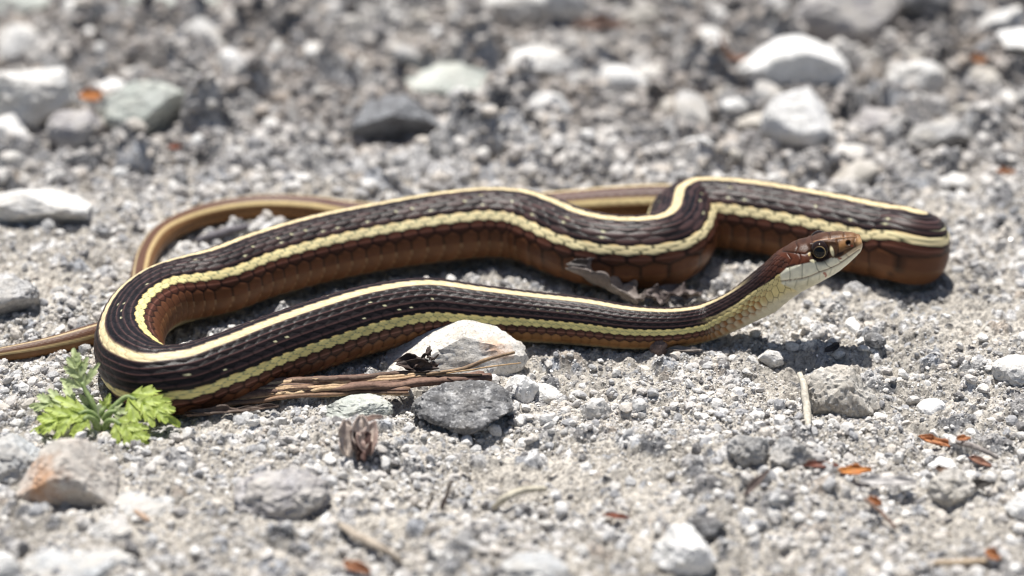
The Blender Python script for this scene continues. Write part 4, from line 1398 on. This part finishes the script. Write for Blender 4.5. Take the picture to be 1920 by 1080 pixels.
# flakes and slivers
for i, (lab, x_, y_, h_, l_, w_, rot, cp) in enumerate([
        ('orange leaf flake at the right below the white smooth pebble', 1754, 828, 0.0018, 62, 12, (0.5, 0.15, -0.35), ORG),
        ('small reddish orange flake right of the larger orange flake', 1806, 822, 0.002, 30, 9, (0.6, 0.1, 0.3), ORG),
        ('bright orange leaf flake in the lower right, larger than its neighbours', 1604, 882, 0.0020, 66, 15, (0.6, 0.1, 0.25), ((0.66, 0.30, 0.08), (0.46, 0.17, 0.05))),
        ('brown red leaf scrap left of the bright orange flake', 1540, 872, 0.0018, 64, 11, (0.5, 0.1, 0.15), ((0.28, 0.10, 0.06), (0.14, 0.055, 0.04))),
        ('tiny orange brown flake beside the tan soil clod, on its left', 1640, 940, 0.0018, 28, 8, (0.6, 0.3, -0.6), ORG),
        ('orange chip near the bottom right corner', 1862, 1040, 0.0020, 34, 13, (0.7, 0.2, -0.8), ORG),
        ('reddish flake with dark shade in the lower middle right', 1156, 968, 0.0016, 44, 9, (0.5, 0.1, -0.1), ((0.42, 0.12, 0.06), (0.16, 0.07, 0.05))),
        ('orange brown leaf scrap at the bottom left of centre', 668, 1064, 0.002, 56, 16, (0.6, 0.2, -0.4), ((0.55, 0.30, 0.16), (0.30, 0.12, 0.06))),
        ('orange leaf scrap left of the pale green grey rock', 178, 180, 0.003, 58, 16, (0.7, 0.1, 0.1), ((0.70, 0.32, 0.08), (0.50, 0.18, 0.05))),
        ('small orange scrap right of the pale green grey rock', 366, 188, 0.003, 26, 14, (0.8, 0.1, -0.5), ORG),
        ('dull red scrap in the shadow below the pale green grey rock', 328, 276, 0.002, 26, 8, (0.6, 0.1, 0.2), ((0.40, 0.14, 0.07), (0.28, 0.09, 0.05))),
        ('pinkish orange bit right of the arched dark rock', 1012, 192, 0.003, 28, 14, (0.9, 0.1, 0.5), ((0.66, 0.36, 0.22), (0.52, 0.26, 0.15))),
        ('rusty scrap at the far upper right', 1834, 110, 0.003, 34, 15, (0.8, 0.2, 0.3), ((0.48, 0.24, 0.11), (0.32, 0.15, 0.08))),
        ('rust brown scrap left of the long white rock', 1368, 106, 0.003, 20, 40, (0.4, 0.3, 1.2), ((0.34, 0.17, 0.10), (0.22, 0.11, 0.07))),
        ('orange brown scrap at the right edge beyond the snake', 1886, 322, 0.0025, 36, 10, (0.6, 0.1, 0.2), ((0.50, 0.24, 0.10), (0.32, 0.14, 0.07))),
        ('grey brown leaf sliver standing in the lower right gravel', 1418, 906, 0.0035, 66, 10, (0.5, -0.65, 0.5), ((0.26, 0.20, 0.18), (0.15, 0.115, 0.10))),
        ('thin brown blade standing upright in the lower middle', 838, 930, 0.0042, 66, 8, (0.3, -1.25, 0.3), ((0.28, 0.22, 0.19), (0.17, 0.13, 0.11))),
        ('dark curved blade left of the upright brown blade', 808, 940, 0.003, 44, 7, (0.4, -1.3, -0.3), ((0.22, 0.19, 0.17), (0.12, 0.10, 0.09))),
        ('silvery grey curled leaf with dark underside in the lower right', 1664, 904, 0.003, 110, 20, (0.35, 0.05, 0.05), ((0.58, 0.56, 0.54), (0.42, 0.40, 0.39))),
        ('small black patch standing in for shade under the snake head', 1560, 652, 0.0025, 30, 9, (0.8, -0.3, 0.4), ((0.08, 0.075, 0.08), (0.04, 0.04, 0.045))),  # dark piece laid in as part of the head's shadow
        ('grey husk lying flat at the front of the snake neck', 1284, 656, 0.0010, 66, 8, (0.4, 0.08, 0.1), ((0.46, 0.42, 0.38), (0.20, 0.17, 0.15))),
        ('dark brown scrap beside the tan soil clod, on its upper right', 1780, 888, 0.0035, 60, 14, (0.5, 0.3, -0.3), BRN),
        ('rusty scrap at the right edge of the lower gravel', 1838, 866, 0.002, 44, 10, (0.5, 0.2, -0.5), ((0.40, 0.19, 0.10), (0.22, 0.11, 0.08))),
        ('black leaf scrap under the right edge flakes', 1830, 910, 0.002, 64, 12, (0.5, 0.0, 0.2), ((0.07, 0.06, 0.055), (0.04, 0.035, 0.03))),
        ('brown dead leaf pile behind the long white rock', 1130, 46, 0.004, 110, 26, (0.5, 0.1, 0.3), ((0.26, 0.17, 0.13), (0.13, 0.085, 0.07)))]):
    leaf_bit('leaf_flake', lab, 'leaf scrap', x_, y_, h_, l_, w_, 0.9 if i != 18 else 1.1, rot, cp[0], cp[1], seed=60 + i, wave=0.22, lobes=2 if i == 18 else 0)

# ------------------------------------------------------------------ green seedling
M_LEAF = col_mat('green_leaf', rough=0.5, spec=0.4, bump=0.35, bscale=2600, transl=0.35, var=0.18, vscale=1200)
ROOT = ground_pt(190, 812, 0.001)
ZP = depth_of(ROOT)
plant = bpy.data.objects.new('seedling', None); COL.objects.link(plant); plant.location = ROOT
tag(plant, 'small bright green seedling with toothed lobed leaves beside the bend of the snake', 'plant')


def pp(px, py, dz=0.0):                            # a point of the plant, dz metres nearer to the viewer
    return depth_pt(px, py, ZP - dz)


def lobe(base_, axis, side, nrm_, L, W, seed, teeth=3, c0=(0.3, 0.4, 0.1), c1=(0.4, 0.5, 0.15), droop=0.25):
    n, m = 26, 7
    t = np.linspace(0, 1, n)[:, None]
    v = np.linspace(-1, 1, m)[None, :]
    prof = np.sin(math.pi * np.clip(t ** 0.75 * 0.93 + 0.05, 0, 1)) ** 0.75
    saw = (t * teeth) % 1.0
    wd = W * prof * (0.55 + 0.55 * saw)
    r = np.random.default_rng(seed)
    lift = 0.18 * W * np.abs(v) - droop * L * t ** 2 + 0.05 * W * np.sin(t * 14 + v * 3 + seed)
    pos = base_ + axis * (L * t)[..., None] + side * (wd * v)[..., None] + axis * (0.75 * wd * np.abs(v) * saw)[..., None] + nrm_ * (lift)[..., None]
    vein = np.exp(-(v / 0.14) ** 2) + 0 * t
    ed = sstep(0.75, 1.0, np.abs(v)) + 0 * t
    f = np.clip(0.5 + 0.5 * vnoise(np.stack([t * 5 + 0 * v, v * 2 + 0 * t, np.full((n, m), seed * 1.9)], -1), seed), 0, 1)
    c = np.array(c0) * (1 - f[..., None]) + np.array(c1) * f[..., None]
    c = c * (1 - 0.5 * vein[..., None]) + np.array((0.38, 0.46, 0.18)) * 0.5 * vein[..., None]
    c = c * (1 - 0.25 * ed[..., None]) + np.array((0.36, 0.38, 0.07)) * 0.25 * ed[..., None]
    return pos.reshape(-1, 3), [tuple(x) for x in grid_faces(n, m)], [], c.reshape(-1, 3)


def plant_leaf(root_px, base_px, tip_px, wpx, dz0, dz1, face, seed, pal, nl=3):
    s = ZP / FPX
    B = pp(*base_px, dz0); Tp = pp(*tip_px, dz1)
    ax = Tp - B; L = np.linalg.norm(ax); ax /= L
    nn = np.asarray(face, float); nn = nn - (nn @ ax) * ax; nn /= np.linalg.norm(nn)
    sd_ = np.cross(nn, ax)
    W = wpx * s
    parts = [lobe(B, ax, sd_, nn, L, W * 0.20, seed, 4, *pal)]
    for k in range(nl):
        f = 0.04 + 0.24 * k
        for sg in (-1, 1):
            a = sg * (0.92 - 0.22 * k)
            ax2 = ax * math.cos(a) + sd_ * math.sin(a)
            sd2 = np.cross(nn, ax2)
            l2 = L * (0.64 - 0.15 * k)
            parts.append(lobe(B + ax * L * f + nn * 0.00005 * (k + 1) * (1 if sg > 0 else 1.6), ax2, sd2, nn, l2, W * 0.125, seed + 7 * k + sg, 3, *pal, 0.2))
    Rt = pp(*root_px, dz0 * 0.3)
    mid = (Rt + B) / 2 + np.array([0, 0, 0.0012])
    lo = poly_obj('leaf', parts, M_LEAF, plant, ROOT)
    pth = curve_pts([Rt, mid, B, B + ax * L * 0.15], 18, 0, seed)
    poly_obj('petiole', [tube(pth, 0.0008 * np.linspace(1.0, 0.55, 18), 8, seed, 0.1, (0.36, 0.44, 0.20), (0.26, 0.36, 0.12))], M_LEAF, lo, ROOT)
    return lo


BR = ((0.37, 0.48, 0.085), (0.52, 0.61, 0.17))
SI = ((0.38, 0.46, 0.20), (0.52, 0.59, 0.33))
up = (0, -0.55, 0.85)
plant_leaf((188, 800), (158, 728), (131, 652), 74, 0.000, -0.001, (-0.1, -0.95, 0.25), 1, SI)
plant_leaf((186, 800), (164, 772), (54, 802), 100, 0.003, 0.006, up, 2, BR)
plant_leaf((186, 796), (146, 760), (48, 752), 80, -0.001, -0.003, (0.1, -0.6, 0.8), 3, SI)
plant_leaf((194, 796), (240, 744), (338, 786), 112, 0.001, 0.003, (0.25, -0.5, 0.85), 4, BR)
plant_leaf((196, 806), (216, 790), (284, 836), 84, 0.004, 0.007, (0.2, -0.7, 0.7), 5, BR)
plant_leaf((190, 790), (196, 766), (206, 738), 36, 0.000, 0.000, (0.1, -0.9, 0.4), 6, BR, 1)
plant_leaf((188, 790), (170, 764), (146, 738), 40, -0.001, -0.002, (-0.1, -0.85, 0.5), 7, SI, 1)
plant_leaf((184, 804), (160, 784), (142, 812), 46, 0.006, 0.008, (-0.1, -0.8, 0.5), 8, BR, 1)
plant_leaf((194, 798), (212, 772), (258, 768), 40, 0.002, 0.003, (0.1, -0.7, 0.7), 9, SI, 1)
poly_obj('stem', [tube(curve_pts([pp(190, 828), pp(190, 806), pp(187, 780), pp(183, 758)], 20, 0.0002, 2), 0.0014 * np.linspace(1.1, 0.7, 20), 10, 2, 0.08, (0.34, 0.40, 0.22), (0.42, 0.46, 0.30))], M_LEAF, plant, ROOT)
print('done')
